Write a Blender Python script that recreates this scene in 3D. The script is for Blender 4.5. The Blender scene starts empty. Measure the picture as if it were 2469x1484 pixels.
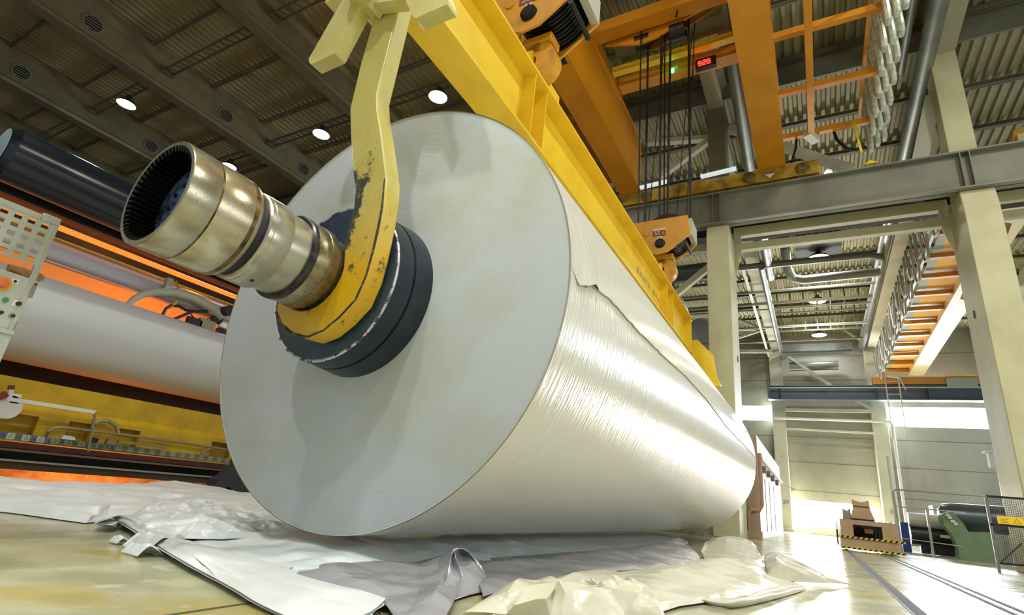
import bpy, math, random
from mathutils import Vector, Matrix, noise
random.seed(7)
S = bpy.context.scene
COL = S.collection
# ------------------------------------------------------------------ camera
W_, H_, F_ = 2469, 1484, 1275.54
EYE = Vector((0, 0, 0.5))
yaw, pitch, roll = -0.5348, 0.33810, 0.1075
cy, sy, cp, sp = math.cos(yaw), math.sin(yaw), math.cos(pitch), math.sin(pitch)
FWD = Vector((sy*cp, cy*cp, sp))
r0 = Vector((cy, -sy, 0)); u0 = r0.cross(FWD)
RT = r0*math.cos(roll) + u0*math.sin(roll)
UP = -r0*math.sin(roll) + u0*math.cos(roll)
cd = bpy.data.cameras.new('camera'); cam = bpy.data.objects.new('camera', cd); COL.objects.link(cam)
M = Matrix((RT, UP, -FWD)).transposed().to_4x4(); M.translation = EYE
cam.matrix_world = M
cd.sensor_width = 36; cd.lens = 36*F_/W_; cd.clip_start = .05; cd.clip_end = 200
S.camera = cam
def ray(px, py): return RT*((px-W_/2)/F_) - UP*((py-H_/2)/F_) + FWD
def atz(px, py, z): d = ray(px, py); return EYE + d*((z-EYE.z)/d.z)
def aty(px, py, y): d = ray(px, py); return EYE + d*(y/d.y)
def atx(px, py, x): d = ray(px, py); return EYE + d*(x/d.x)
# ------------------------------------------------------------------ world, exposure
w = bpy.data.worlds.new('world'); S.world = w; w.use_nodes = True
w.node_tree.nodes['Background'].inputs[0].default_value = (.80, .88, 1, 1)
w.node_tree.nodes['Background'].inputs[1].default_value = .42
S.view_settings.view_transform = 'Standard'; S.view_settings.look = 'None'
S.view_settings.exposure = 0.3; S.view_settings.gamma = 1
S.view_settings.use_curve_mapping = False
LAMP_W, LAMP_C = 470, (1, 1, .93)
WIN_E = 82
# ------------------------------------------------------------------ materials
def lin(c):
    if isinstance(c, str): c = [int(c[i:i+2], 16)/255 for i in (0, 2, 4)]
    return tuple(x/12.92 if x <= .04045 else ((x+.055)/1.055)**2.4 for x in c) + (1,)
MATS = {}
def mat(name, col, rough=.6, metal=0, col2=None, scale=4, thr=(.4, .65), bump=0, bscale=60, emit=0, stretch=None, detail=6, col3=None, scale3=20, thr3=(.6, .7), spec=None, rvar=0, trans=0):
    if name in MATS: return MATS[name]
    m = bpy.data.materials.new(name); MATS[name] = m; m.use_nodes = True
    nt = m.node_tree; N = nt.nodes; L = nt.links; b = N['Principled BSDF']
    b.inputs['Base Color'].default_value = lin(col); b.inputs['Roughness'].default_value = rough
    b.inputs['Metallic'].default_value = metal
    if spec is not None: b.inputs['Specular IOR Level'].default_value = spec
    if trans: b.inputs['Transmission Weight'].default_value = trans
    if emit:
        b.inputs['Emission Color'].default_value = lin(col); b.inputs['Emission Strength'].default_value = emit
    tc = N.new('ShaderNodeNewGeometry'); src = tc.outputs['Position']
    if stretch:
        mp = N.new('ShaderNodeMapping'); mp.inputs['Scale'].default_value = stretch
        L.new(src, mp.inputs[0]); src = mp.outputs[0]
    def nz(sc, det=detail):
        n = N.new('ShaderNodeTexNoise'); n.inputs['Scale'].default_value = sc; n.inputs['Detail'].default_value = det
        n.inputs['Roughness'].default_value = .62
        L.new(src, n.inputs['Vector']); return n
    def ramp(inp, t):
        r = N.new('ShaderNodeMapRange'); r.inputs['From Min'].default_value = t[0]; r.inputs['From Max'].default_value = t[1]
        r.clamp = True; L.new(inp, r.inputs['Value']); return r.outputs[0]
    last = None
    if col2:
        mx = N.new('ShaderNodeMix'); mx.data_type = 'RGBA'
        mx.inputs['A'].default_value = lin(col); mx.inputs['B'].default_value = lin(col2)
        L.new(ramp(nz(scale).outputs[0], thr), mx.inputs['Factor']); last = mx.outputs['Result']
    if col3:
        mx = N.new('ShaderNodeMix'); mx.data_type = 'RGBA'
        if last: L.new(last, mx.inputs['A'])
        else: mx.inputs['A'].default_value = lin(col)
        mx.inputs['B'].default_value = lin(col3)
        L.new(ramp(nz(scale3).outputs[0], thr3), mx.inputs['Factor']); last = mx.outputs['Result']
    if last: L.new(last, b.inputs['Base Color'])
    if rvar:
        r = N.new('ShaderNodeMapRange'); r.inputs['To Min'].default_value = max(0, rough-rvar); r.inputs['To Max'].default_value = min(1, rough+rvar)
        L.new(nz(scale*1.7).outputs[0], r.inputs['Value']); L.new(r.outputs[0], b.inputs['Roughness'])
    if bump:
        bp = N.new('ShaderNodeBump'); bp.inputs['Strength'].default_value = bump; bp.inputs['Distance'].default_value = .02
        L.new(nz(bscale, 4).outputs[0], bp.inputs['Height']); L.new(bp.outputs[0], b.inputs['Normal'])
    return m
def nodes(m):
    nt = m.node_tree; return nt, nt.nodes, nt.links, nt.nodes['Principled BSDF']
# ------------------------------------------------------------------ mesh builder
class MB:
    def __init__(s): s.v = []; s.f = []; s.sm = []
    def add(s, vs, fs, sm=False):
        o = len(s.v); s.v += [tuple(v) for v in vs]
        for f in fs: s.f.append([i+o for i in f]); s.sm.append(sm)
        return s
    def box(s, x0, x1, y0, y1, z0, z1):
        return s.add([(x, y, z) for z in (z0, z1) for y in (y0, y1) for x in (x0, x1)],
                     [(0, 2, 3, 1), (4, 5, 7, 6), (0, 1, 5, 4), (2, 6, 7, 3), (0, 4, 6, 2), (1, 3, 7, 5)])
    def bar(s, a, b, wd, ht, up=(0, 0, 1)):      # rectangular bar from a to b
        a = Vector(a); b = Vector(b); d = (b-a).normalized(); u = Vector(up)
        if abs(d.dot(u)) > .98: u = Vector((1, 0, 0))
        r = d.cross(u).normalized(); u = r.cross(d).normalized(); r = r*wd/2; u = u*ht/2
        vs = [p+i*r+j*u for p in (a, b) for i, j in ((-1, -1), (1, -1), (1, 1), (-1, 1))]
        return s.add(vs, [(3, 2, 1, 0), (4, 5, 6, 7), (0, 1, 5, 4), (1, 2, 6, 5), (2, 3, 7, 6), (3, 0, 4, 7)])
    def tube(s, pts, r, n=10, cap=True):
        pts = [Vector(p) for p in pts]; rs = r if isinstance(r, (list, tuple)) else [r]*len(pts)
        o = len(s.v); up = None
        for i, p in enumerate(pts):
            d = (pts[min(i+1, len(pts)-1)]-pts[max(i-1, 0)]).normalized()
            if up is None: up = Vector((0, 0, 1)) if abs(d.z) < .9 else Vector((1, 0, 0))
            a = d.cross(up).normalized(); b = a.cross(d).normalized(); up = b
            s.v += [tuple(p + (a*math.cos(t)+b*math.sin(t))*rs[i]) for t in [2*math.pi*k/n for k in range(n)]]
        for i in range(len(pts)-1):
            for k in range(n):
                s.f.append([o+i*n+k, o+i*n+(k+1) % n, o+(i+1)*n+(k+1) % n, o+(i+1)*n+k]); s.sm.append(True)
        if cap:
            s.f.append([o+k for k in range(n)][::-1]); s.sm.append(False)
            s.f.append([o+(len(pts)-1)*n+k for k in range(n)]); s.sm.append(False)
        return s
    def lathe(s, prof, c, axis='y', n=48, closed=False):   # prof [(along, radius)]
        o = len(s.v)
        for a, r in prof:
            for k in range(n):
                t = 2*math.pi*k/n; p, q = r*math.cos(t), r*math.sin(t)
                s.v.append((c[0]+p, c[1]+a, c[2]+q) if axis == 'y' else (c[0]+a, c[1]+p, c[2]+q) if axis == 'x' else (c[0]+p, c[1]+q, c[2]+a))
        m = len(prof)
        for i in range(m if closed else m-1):
            j = (i+1) % m
            flat = abs(prof[i][0]-prof[j][0]) < 1e-6
            for k in range(n):
                s.f.append([o+i*n+k, o+i*n+(k+1) % n, o+j*n+(k+1) % n, o+j*n+k]); s.sm.append(not flat)
        return s
    def prism(s, poly, a0, a1, plane='xz'):
        P = lambda u, v, a: (u, a, v) if plane == 'xz' else (a, u, v) if plane == 'yz' else (u, v, a)
        n = len(poly)
        s.add([P(u, v, a0) for u, v in poly]+[P(u, v, a1) for u, v in poly],
              [list(range(n))[::-1], list(range(n, 2*n))]+[[i, (i+1) % n, n+(i+1) % n, n+i] for i in range(n)])
        return s
    def grid(s, rows, sm=True):
        o = len(s.v); n = len(rows[0])
        for r in rows: s.v += [tuple(p) for p in r]
        for i in range(len(rows)-1):
            for k in range(n-1):
                s.f.append([o+i*n+k, o+i*n+k+1, o+(i+1)*n+k+1, o+(i+1)*n+k]); s.sm.append(sm)
        return s
    def build(s, name, m, parent=None, loc=None, bevel=0, recalc=True, sharp=32):
        base = Vector(loc) if loc is not None else (parent_base(parent) if parent else Vector((0, 0, 0)))
        me = bpy.data.meshes.new(name); me.from_pydata([tuple(Vector(v)-base) for v in s.v], [], s.f)
        me.polygons.foreach_set('use_smooth', s.sm); me.materials.append(m)
        if recalc:
            import bmesh
            bm = bmesh.new(); bm.from_mesh(me); bmesh.ops.recalc_face_normals(bm, faces=bm.faces); bm.to_mesh(me); bm.free()
        me.set_sharp_from_angle(angle=math.radians(sharp)); me.update()
        o = bpy.data.objects.new(name, me); COL.objects.link(o)
        if parent: o.parent = parent
        else: o.location = base
        if bevel:
            b = o.modifiers.new('bevel', 'BEVEL'); b.width = bevel; b.segments = 2; b.limit_method = 'ANGLE'
        return o
def parent_base(p):
    v = Vector((0, 0, 0))
    while p: v += p.location; p = p.parent
    return v
def tag(o, label=None, cat=None, group=None, kind=None):
    if label: o['label'] = label
    if cat: o['category'] = cat
    if group: o['group'] = group
    if kind: o['kind'] = kind
    return o
def thing(name, label, cat, loc, group=None):
    o = bpy.data.objects.new(name, None); COL.objects.link(o); o.location = loc; o.empty_display_size = .1
    return tag(o, label, cat, group)
def copy_tree(o, parent=None, shift=None):
    c = o.copy(); COL.objects.link(c); c.parent = parent
    if shift is not None: c.location = o.location + Vector(shift)
    for ch in list(o.children): copy_tree(ch, c)
    return c
def text(name, s, size, loc, rot, m, parent, depth=.004):
    cu = bpy.data.curves.new(name, 'FONT'); cu.body = s; cu.size = size; cu.extrude = depth; cu.align_x = 'CENTER'; cu.align_y = 'CENTER'
    t = bpy.data.objects.new(name, cu); COL.objects.link(t)
    bpy.context.view_layer.update()
    me = bpy.data.meshes.new_from_object(t); bpy.data.objects.remove(t)
    me.materials.clear(); me.materials.append(m)
    o = bpy.data.objects.new(name, me); COL.objects.link(o); o.parent = parent
    o.location = Vector(loc) - parent_base(parent); o.rotation_euler = rot
    return o

# palette
yellow = mat('yellow_paint', 'f0cb2e', .38, col2='e2b61a', scale=1.5, thr=(.45, .7), bump=.03)
orange = mat('orange_paint', 'd8920f', .45, col2='c27f10', scale=.9, thr=(.4, .75), bump=.04)
orange_dark = mat('weathered_orange_paint', 'a8690c', .55, col2='7c5a10', scale=1.4)
cream = mat('cream_paint', 'c9c49a', .55, col2='b9b48c', scale=.8, bump=.05)
creamw = mat('cream_wall_paint', 'cbc9b4', .7, col2='b5b4a2', scale=.35, thr=(.4, .7), bump=.05)
concrete = mat('grey_concrete', '8f8b78', .8, col2='7c7866', scale=.7, bump=.15)
steel_grey = mat('grey_green_steel', '7d7f6c', .55, col2='6b6d5d', scale=.8, bump=.05)
dark_steel = mat('dark_steel', '1b1e20', .45, .3, bump=.05)
black = mat('black_rubber', '0b0c0e', .5)
duct_m = mat('galvanised_duct', '8d918c', .42, .55, col2='7b807c', scale=1.5)
deck_m = mat('corrugated_deck', '9c9772', .6, .15, col2='86815f', scale=.4)
rope_m = mat('wire_rope', '22211c', .6, .4)
white_m = mat('white_paint', 'dcdcd4', .5)
lens_m = mat('lamp_lens', 'ffffff', .3, emit=30)
win_m = mat('daylit_glazing', 'eaf4ff', .3, emit=WIN_E)

# ------------------------------------------------------------------ setting: floor, walls, ceilings
fm = mat('worn_floor_paint', 'bdb98a', .18)
def floor_nodes():
    nt, N, L, b = nodes(fm)
    g = N.new('ShaderNodeNewGeometry')
    def noise_(sc, st=(1, 1, 1), det=5):
        mp = N.new('ShaderNodeMapping'); mp.inputs['Scale'].default_value = st; L.new(g.outputs['Position'], mp.inputs[0])
        n = N.new('ShaderNodeTexNoise'); n.inputs['Scale'].default_value = sc; n.inputs['Detail'].default_value = det; L.new(mp.outputs[0], n.inputs['Vector']); return n.outputs[0]
    def mr(i, a, c):
        r = N.new('ShaderNodeMapRange'); r.inputs['From Min'].default_value = a; r.inputs['From Max'].default_value = c; L.new(i, r.inputs['Value']); return r.outputs[0]
    def mix(f, a, c):
        x = N.new('ShaderNodeMix'); x.data_type = 'RGBA'; L.new(f, x.inputs['Factor'])
        if isinstance(a, str): x.inputs['A'].default_value = lin(a)
        else: L.new(a, x.inputs['A'])
        x.inputs['B'].default_value = lin(c); return x.outputs['Result']
    c = mix(mr(noise_(1.6), .44, .58), 'b3b18f', '94967a')
    c = mix(mr(noise_(1.3, det=2), .56, .63), c, 'aca162')
    c = mix(mr(noise_(7, (1, .8, 1)), .60, .72), c, 'bfbda0')
    c = mix(mr(noise_(26, (1, .5, 1)), .72, .74), c, '4c4a36')
    L.new(c, b.inputs['Base Color'])
    r = N.new('ShaderNodeMapRange'); r.inputs['To Min'].default_value = .10; r.inputs['To Max'].default_value = .34
    L.new(noise_(3), r.inputs['Value']); L.new(r.outputs[0], b.inputs['Roughness'])
    bp = N.new('ShaderNodeBump'); bp.inputs['Strength'].default_value = .12; bp.inputs['Distance'].default_value = .02
    L.new(noise_(5, (1, .4, 1)), bp.inputs['Height']); L.new(bp.outputs[0], b.inputs['Normal'])
floor_nodes()
f = MB(); f.add([(-9.3, -12, 0), (14, -12, 0), (14, 47, 0), (-9.3, 47, 0)], [(0, 1, 2, 3)])
f.add([(-13.6, 15, 0), (-9.3, 15, 0), (-9.3, 47, 0), (-13.6, 47, 0), ], [(0, 1, 2, 3)])
f.add([(-13.6, -12, 0), (-9.3, -12, 0), (-9.3, -3, 0), (-13.6, -3, 0), ], [(0, 1, 2, 3)])
tag(f.build('floor', fm), kind='structure')
tag(MB().add([(-41, -12, 0), (-13.6, -12, 0), (-13.6, 47, 0), (-41, 47, 0)], [(0, 1, 2, 3)]).build('floor.001', mat('dark_hall_floor', '34342c', .7)), kind='structure')
# pit under the winder (orange lit)
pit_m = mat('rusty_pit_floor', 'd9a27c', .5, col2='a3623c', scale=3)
p = MB(); p.add([(-13.6, -3, -.35), (-9.3, -3, -.35), (-9.3, 15, -.35), (-13.6, 15, -.35)], [(0, 1, 2, 3)])
p.add([(-9.3, -3, -.35), (-9.3, 15, -.35), (-9.3, 15, 0), (-9.3, -3, 0)], [(0, 1, 2, 3)])
p.add([(-13.6, -3, -.35), (-13.6, 15, -.35), (-13.6, 15, 0), (-13.6, -3, 0)], [(0, 1, 2, 3)])
p.add([(-13.6, 15, -.35), (-9.3, 15, -.35), (-9.3, 15, 0), (-13.6, 15, 0)], [(0, 1, 2, 3)])
p.add([(-13.6, -3, -.35), (-9.3, -3, -.35), (-9.3, -3, 0), (-13.6, -3, 0)], [(0, 1, 2, 3)])
tag(p.build('trim_1', pit_m, recalc=False), kind='structure')
# floor seam strips
seam_m = mat('seam_filler', '55574a', .6)
q = MB(); a = atz(300, 1500, .002); b2 = atz(660, 1446, .002); d = (b2-a).normalized(); b2 = b2+d*2
q.bar(a-d*2, b2, .012, .003); tag(q.build('trim_2', seam_m), kind='structure')
q = MB(); q.box(-9, 14, 17.9, 17.93, 0, .003); tag(q.build('trim_3', seam_m), kind='structure')

YW = 47.0
wm = mat('precast_wall', 'a5a497', .75, col2='8b8b80', scale=.25, thr=(.4, .68), bump=.05, stretch=(1, 1, .45))
def wall_far():
    m = MB()
    wins = [(-5.2, -2.65, 8.1, 9.25), (4.85, 11.0, 7.9, 9.3), (-1.9, 3.4, .55, 2.3)]
    xs = [-41, -5.2, -2.65, -1.9, 3.4, 4.85, 11.0, 14]; zs = [0, .55, 2.3, 7.9, 8.1, 9.25, 9.3, 16.2]
    for i in range(len(xs)-1):
        for k in range(len(zs)-1):
            cx, cz = (xs[i]+xs[i+1])/2, (zs[k]+zs[k+1])/2
            if any(a < cx < b and c < cz < e for a, b, c, e in wins): continue
            m.box(xs[i], xs[i+1], YW, YW+.25, zs[k], zs[k+1])
    tag(m.build('wall_far', wm), kind='structure')
    j = MB()
    for z in (2.95, 5.0, 6.9, 11.3, 13.2):
        j.box(-8, 13.9, YW-.012, YW, z, z+.05)
    tag(j.build('trim_4', mat('panel_joint', '6f6e64', .8)), kind='structure')
    for n, (a, b, c, e) in enumerate(wins):
        g = MB().box(a, b, YW+.08, YW+.1, c, e); tag(g.build('window_%d' % (n+1), win_m if n < 2 else mat('sunlit_door_glazing', 'fff8ee', .3, emit=95)), kind='structure')
wall_far()
# right wall with unseen window bands, added as key light for the roll
def wall_right():
    m = MB(); X0 = 14
    bands = [(-10, 15.5, 3.2, 6.6), (19, 44, 2.4, 7)]
    ys = [-12, -10, 15.5, 19, 44, YW]; zs = [0, 2.4, 3.2, 6.6, 7, 16.2]
    for i in range(len(ys)-1):
        for k in range(len(zs)-1):
            a, b = (ys[i]+ys[i+1])/2, (zs[k]+zs[k+1])/2
            if any(p0 < a < p1 and q0 < b < q1 for p0, p1, q0, q1 in bands): continue
            m.box(X0, X0+.25, ys[i], ys[i+1], zs[k], zs[k+1])
    tag(m.build('wall_right', wm), kind='structure')
    fr = MB()
    wr = mat('added_side_glow', 'f2f6ff', .3, emit=3.2)
    for n, (p0, p1, q0, q1) in enumerate(bands):
        g = MB().box(X0+.1, X0+.12, p0, p1, q0, q1); tag(g.build('window_%d' % (n+4), wr if n == 0 else mat('dim_added_side_glow', 'e6f0ff', .3, emit=1.8)), kind='structure')
        y = p0
        while y < p1:
            fr.box(X0-.02, X0+.12, y-.04, y+.04, q0, q1); y += 2.1
    tag(fr.build('trim_5', steel_grey), kind='structure')
wall_right()
tag(MB().box(-41.2, -41, -12, YW, -.1, 16.2).build('wall_left', mat('dark_hall_wall', '4a4a42', .8)), kind='structure')
# corrugated deck, bay one and bay two
def deck(name, x0, x1, y0, y1, z):
    m = MB(); p = .3; x = x0; prof = []
    while x < x1:
        prof += [(x, z), (x+.11, z), (x+.15, z+.09), (x+.26, z+.09)]; x += p
    prof.append((x, z))
    m.grid([[(a, y0, b) for a, b in prof], [(a, y1, b) for a, b in prof]], sm=False)
    return tag(m.build(name, deck_m, recalc=False), kind='structure')
deck('ceiling', -41, 14, -12, 17.0, 15.9)
deck('ceiling.001', -41, 14, 17.0, YW, 15.0)
tag(MB().box(-41, 14, 16.95, 17.05, 14.95, 16.1).build('wall_bay', steel_grey), kind='structure')

# ------------------------------------------------------------------ roof girders and purlins
GX = [-2.2, -8.6, -15.35, -21.95, -28.05, -34.5, 4.3, 10.8]
gm = mat('roof_girder_dim_tone', '726d52', .75, col2='625e46', scale=.8, bump=.08)  # darker copy of the concrete, dimmer light of the left girders in its colour
gm2 = mat('roof_girder_lit_tone', 'b4b094', .7, col2='a19d84', scale=.8, bump=.05)  # paler copy of the concrete for the girders that catch more light
vent_m = mat('vent_metal', '7f8377', .5, .3)
GL = {-2.2: 'pale roof girder above the left column of the runway', -8.6: 'roof girder mostly hidden behind the yellow lifting beam',
      -15.35: 'concrete roof girder running down behind the yellow cross plate', -21.95: 'long concrete roof girder with round vents, passing above the gear coupling',
      -28.05: 'concrete roof girder with round vents, lowest on the left of the photo', -34.5: 'farthest roof girder, just above the black roller',
      4.3: 'pale roof girder above the right column of the runway', 10.8: 'pale roof girder beyond the right column'}
for x in GX:
    t = thing('roof_girder', GL[x], 'girder', (x, 17, 14.3))
    m = MB(); y0, y1 = -12, 17.2
    prof = [(-.25, 14.3), (.25, 14.3), (.25, 14.45), (.17, 14.55), (.17, 15.45), (.34, 15.6), (.34, 15.88), (-.34, 15.88), (-.34, 15.6), (-.17, 15.45), (-.17, 14.55), (-.25, 14.45)]
    m.prism([(x+a, b) for a, b in prof], y0, y1); m.build('girder_body', gm if x < -5 else gm2, t)
    if -30 < x < -20:
        for y in (4.87, 10.15, 14.5):
            v = MB(); v.lathe([(.17, .34), (.21, .34), (.21, .29), (.17, .29)], (x, y, 15.02), 'x', 28, closed=True)
            vo = v.build('round_vent', vent_m, t)
            v = MB(); v.lathe([(.175, .29), (.175, 0)], (x, y, 15.02), 'x', 24); v.build('vent_recess', dark_steel, vo)
            v = MB()
            for k in range(5):
                z = 15.02-.22+k*.11; hw = math.sqrt(.29**2-(z-15.02)**2)
                v.box(x+.18, x+.2, y-hw, y+hw, z-.018, z+.018)
            v.build('vent_slats', vent_m, vo)
for x, lb in ((-2.25, 'white roof girder of the far bay, left of the three lamps'), (4.25, 'cream roof girder of the far bay beside the grey duct'), (10.8, 'roof girder of the far bay behind the right column'), (-8.7, 'roof girder of the far bay, left of the left column')):
    m = MB(); m.prism([(x+a, b) for a, b in [(-.28, 13.55), (.28, 13.55), (.28, 13.75), (.2, 13.85), (.2, 14.95), (-.2, 14.95), (-.2, 13.85), (-.28, 13.75)]], 17.6, YW)
    tag(m.build('roof_girder', gm2, loc=(x, 30, 13.55)), lb, 'girder')
pm = mat('purlin_steel', '6e6a50', .6, col2='5c5842', scale=1)
first = None
y = -10.82
while y < 46:
    z = 15.68 if y < 16.8 else 14.78
    if first is None:
        m = MB(); m.box(-41, 14, y-.09, y+.09, z, z+.03); m.box(-41, 14, y-.02, y+.02, z, z+.2)
        first = tag(m.build('roof_purlin', pm, loc=(-13, y, z)), 'thin steel purlin under the corrugated roof deck', 'purlin', 'steel purlins under the roof deck')
    else:
        c = first.copy(); COL.objects.link(c); c.location = (-13, y, z)
    y += 2.5
# lattice trays that carry lamps
tray_m = mat('tray_steel', '6b6a58', .5, .4)
def tray_mesh(x0, x1, y, z):
    m = MB()
    for dy in (-.17, .17):
        m.box(x0, x1, y+dy-.02, y+dy+.02, z, z+.1)
    n = int((x1-x0)/.35)
    for k in range(n+1):
        x = x0+(x1-x0)*k/n; m.bar((x, y-.17, z+.05), (x+.17, y+.17, z+.05), .03, .03)
    m.box(x0, x0+.1, y-.25, y+.25, z-.05, z+.2)
    return m
TL = {(-27.8, 7.5): 'lattice tray carrying the lit lamp at far upper left', (-21.7, 7.5): 'lattice tray with an orange tint, at top left between two girders', (-15.1, 7.5): 'lattice tray at the top edge, left of the yellow plates',
      (-27.8, 12.4): 'lattice tray behind the gear coupling', (-21.7, 12.4): 'lattice tray carrying the lamp left of the yellow hook arm', (-15.1, 12.4): 'lattice tray carrying the lamp right of the yellow hook arm',
      (-34.2, 7.5): 'lattice tray lowest at the left edge above the black roller'}
for (x, y), lb in TL.items():
    tag(tray_mesh(x-.0, x+5.85, y, 15.0).build('lamp_tray', tray_m, loc=(x+3, y, 15.0)), lb, 'cable tray')
# long tray at right top of the near bay
tag(tray_mesh(-8.2, -2.5, 12.9, 15.25).build('lamp_tray', tray_m, loc=(-5, 12.9, 15.25)), 'lattice tray behind the orange trolley frame', 'cable tray')

# ------------------------------------------------------------------ high bay lamps
def lamp(x, y, z, label, r=.36, power=None, visible=True, group=None):
    t = thing('ceiling_lamp', label, 'lamp', (x, y, z), group)
    m = MB(); m.lathe([(0, r), (.02, r+.015), (.14, r*.86), (.24, r*.5), (.30, .14), (.42, .12), (.44, .05), (.44, .0)], (x, y, z), 'z', 32)
    m.build('reflector', mat('lamp_housing', '55574f', .4, .6), t)
    m = MB(); m.lathe([(.012, r*.97), (.012, 0)], (x, y, z), 'z', 32); m.build('lens', lens_m, t)
    
    ld = bpy.data.lights.new('lamp_light', 'AREA'); ld.shape = 'DISK'; ld.size = r*1.8; ld.energy = power or LAMP_W
    ld.color = LAMP_C
    lo = bpy.data.objects.new('lamp_light', ld); COL.objects.link(lo); lo.parent = t; lo.location = (0, 0, -.03)
    return t
for x, y, z, lb in ((-24.75, 7.6, 14.55, 'lit round lamp at far left, above the black roller'), (-24.75, 12.45, 14.55, 'lit round lamp just above the gear coupling'),
                    (-18.0, 12.35, 14.55, 'lit round lamp just left of the yellow hook arm'), (-11.66, 12.42, 14.55, 'lit round lamp just right of the yellow hook arm')):
    lamp(x, y, z, lb, power=240)
for x, y, z, lb in ((.95, 30.6, 14.35, 'nearest of the three lit lamps between the runway columns'), (.85, 37.4, 14.35, 'middle of the three lit lamps between the runway columns'), (.9, 44.4, 14.2, 'farthest of the three lit lamps, just above the far wall')):
    lamp(x, y, z, lb, .5, 480 if y < 40 else 150)
off = 'high bay lamp hanging from the roof outside the photograph'
for x, y in ((-8.2, 1.5), (1.0, 1.0), (-3.0, -5.5), (1.0, -5.5), (7.5, -2.), (7.5, 7.5)):
    lamp(x, y, 14.8, off, group='high bay lamps out of frame', power=LAMP_W*1.25)

# ------------------------------------------------------------------ columns and runway beam of the near crane
def column(x0, x1, label):
    t = thing('concrete_column', label, 'column', ((x0+x1)/2, 16.8, 0))
    m = MB(); m.prism([(16.0, 0), (17.65, 0), (17.65, 9.0), (17.5, 9.3), (16.1, 9.3), (16.0, 8.75)], x0, x1, 'yz')
    m.build('shaft', cream, t, bevel=.02)
    m = MB(); m.prism([(16.5, 9.3), (17.3, 9.3), (17.3, 14.3), (16.5, 14.3)], x0+.05, x1-.05, 'yz'); m.build('upper_shaft', steel_grey if x0 < 0 else cream, t, bevel=.02)
    return t
cl = column(-2.55, -1.88, 'cream concrete column left of the open bay, standing behind the roll end')
cr = column(3.87, 4.6, 'large cream concrete column at the right edge of the photo')
m = MB(); m.box(-1.9, -1.86, 17.0, 17.06, 5.0, 5.2); m.build('socket', black, cl)
m = MB(); m.box(3.85, 3.88, 16.9, 16.98, 6.0, 6.2); m.build('socket', black, cr)
def ibeam(m, x0, x1, y, z0, z1, fw=.5, tw=.02, tf=.05, axis='x'):
    if axis == 'x':
        m.box(x0, x1, y-fw/2, y+fw/2, z0, z0+tf); m.box(x0, x1, y-fw/2, y+fw/2, z1-tf, z1); m.box(x0, x1, y-tw/2, y+tw/2, z0, z1)
    return m
t = thing('runway_beam', 'grey green steel runway beam spanning the two cream columns', 'beam', (0, 16.25, 9.3))
m = MB(); ibeam(m, -14, 14, 16.12, 9.3, 10.45, .38, .03, .05); m.build('beam_body', steel_grey, t)
for x in (-2.32, -2.1, 4.0, 4.2, 10.5, -8.6, -5.4, 1.0, 7.3):
    if x in (-5.4, 1.0, 7.3): continue
    MB().box(x-.012, x+.012, 15.93, 16.1, 9.35, 10.4).build('web_stiffener', steel_grey, t)
m = MB(); m.bar((-14, 16.12, 10.48), (14, 16.12, 10.48), .08, .07); m.build('crane_rail', dark_steel, t)
tag(MB().prism([(1.85, 10.52), (2.2, 10.52), (2.02, 10.62)], 15.9, 16.0).build('rail_marker', yellow, loc=(2, 15.95, 10.52)), 'small yellow triangular marker on the runway beam top flange', 'marker')
# deck/ledge behind the runway (dark underside)
t = thing('second_runway_beam', 'dark runway beam of the far bay behind the cream columns', 'beam', (0, 17.6, 9.7))
m = MB(); ibeam(m, -14, 14, 18.0, 9.75, 10.55, .7, .03, .05); m.build('beam_body', mat('dark_grey_steel', '24231c', .8), t)
m = MB(); m.box(-14, 14, 16.6, 17.65, 10.2, 10.25); m.build('walkway_plate', mat('dark_grey_steel', '24231c', .8), t)
# cross ties between columns
for z0, z1, lb in ((9.5, 9.82, 'upper of the two cream tie beams between the columns'), (8.98, 9.22, 'lower of the two cream tie beams between the columns')):
    m = MB(); m.box(-1.88, 3.87, 17.4, 17.48, z0, z1); m.box(-1.88, 3.87, 17.48, 17.62, z0, z0+.03); m.box(-1.88, 3.87, 17.48, 17.62, z1-.03, z1)
    tag(m.build('tie_beam', cream, loc=(1, 17.5, z0)), lb, 'beam')
for z0, z1, lb in ((9.5, 9.82, 'upper short cream tie beam right of the big column'), (8.98, 9.22, 'lower short cream tie beam right of the big column')):
    tag(MB().box(4.6, 10.5, 17.4, 17.55, z0, z1).build('tie_beam', cream, loc=(7, 17.5, z0)), lb, 'beam')
# haunch gusset plates
for x, s, lb in ((-1.88, 1, 'cream gusset plate joining tie beams to the left column'), (3.87, -1, 'cream gusset plate joining tie beams to the right column')):
    tag(MB().prism([(x, 9.5), (x+s*.22, 9.5), (x+s*.22, 8.95), (x+s*.07, 8.3), (x, 8.1)], 17.45, 17.5).build('gusset_plate', cream, loc=(x, 17.45, 8)), lb, 'gusset')
tag(MB().bar((2.55, 17.6, 10.3), (3.7, 17.6, 9.7), .14, .1).build('knee_brace', creamw, loc=(3, 17.6, 10)), 'short pale knee brace under the runway beam beside the right column', 'brace')
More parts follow.
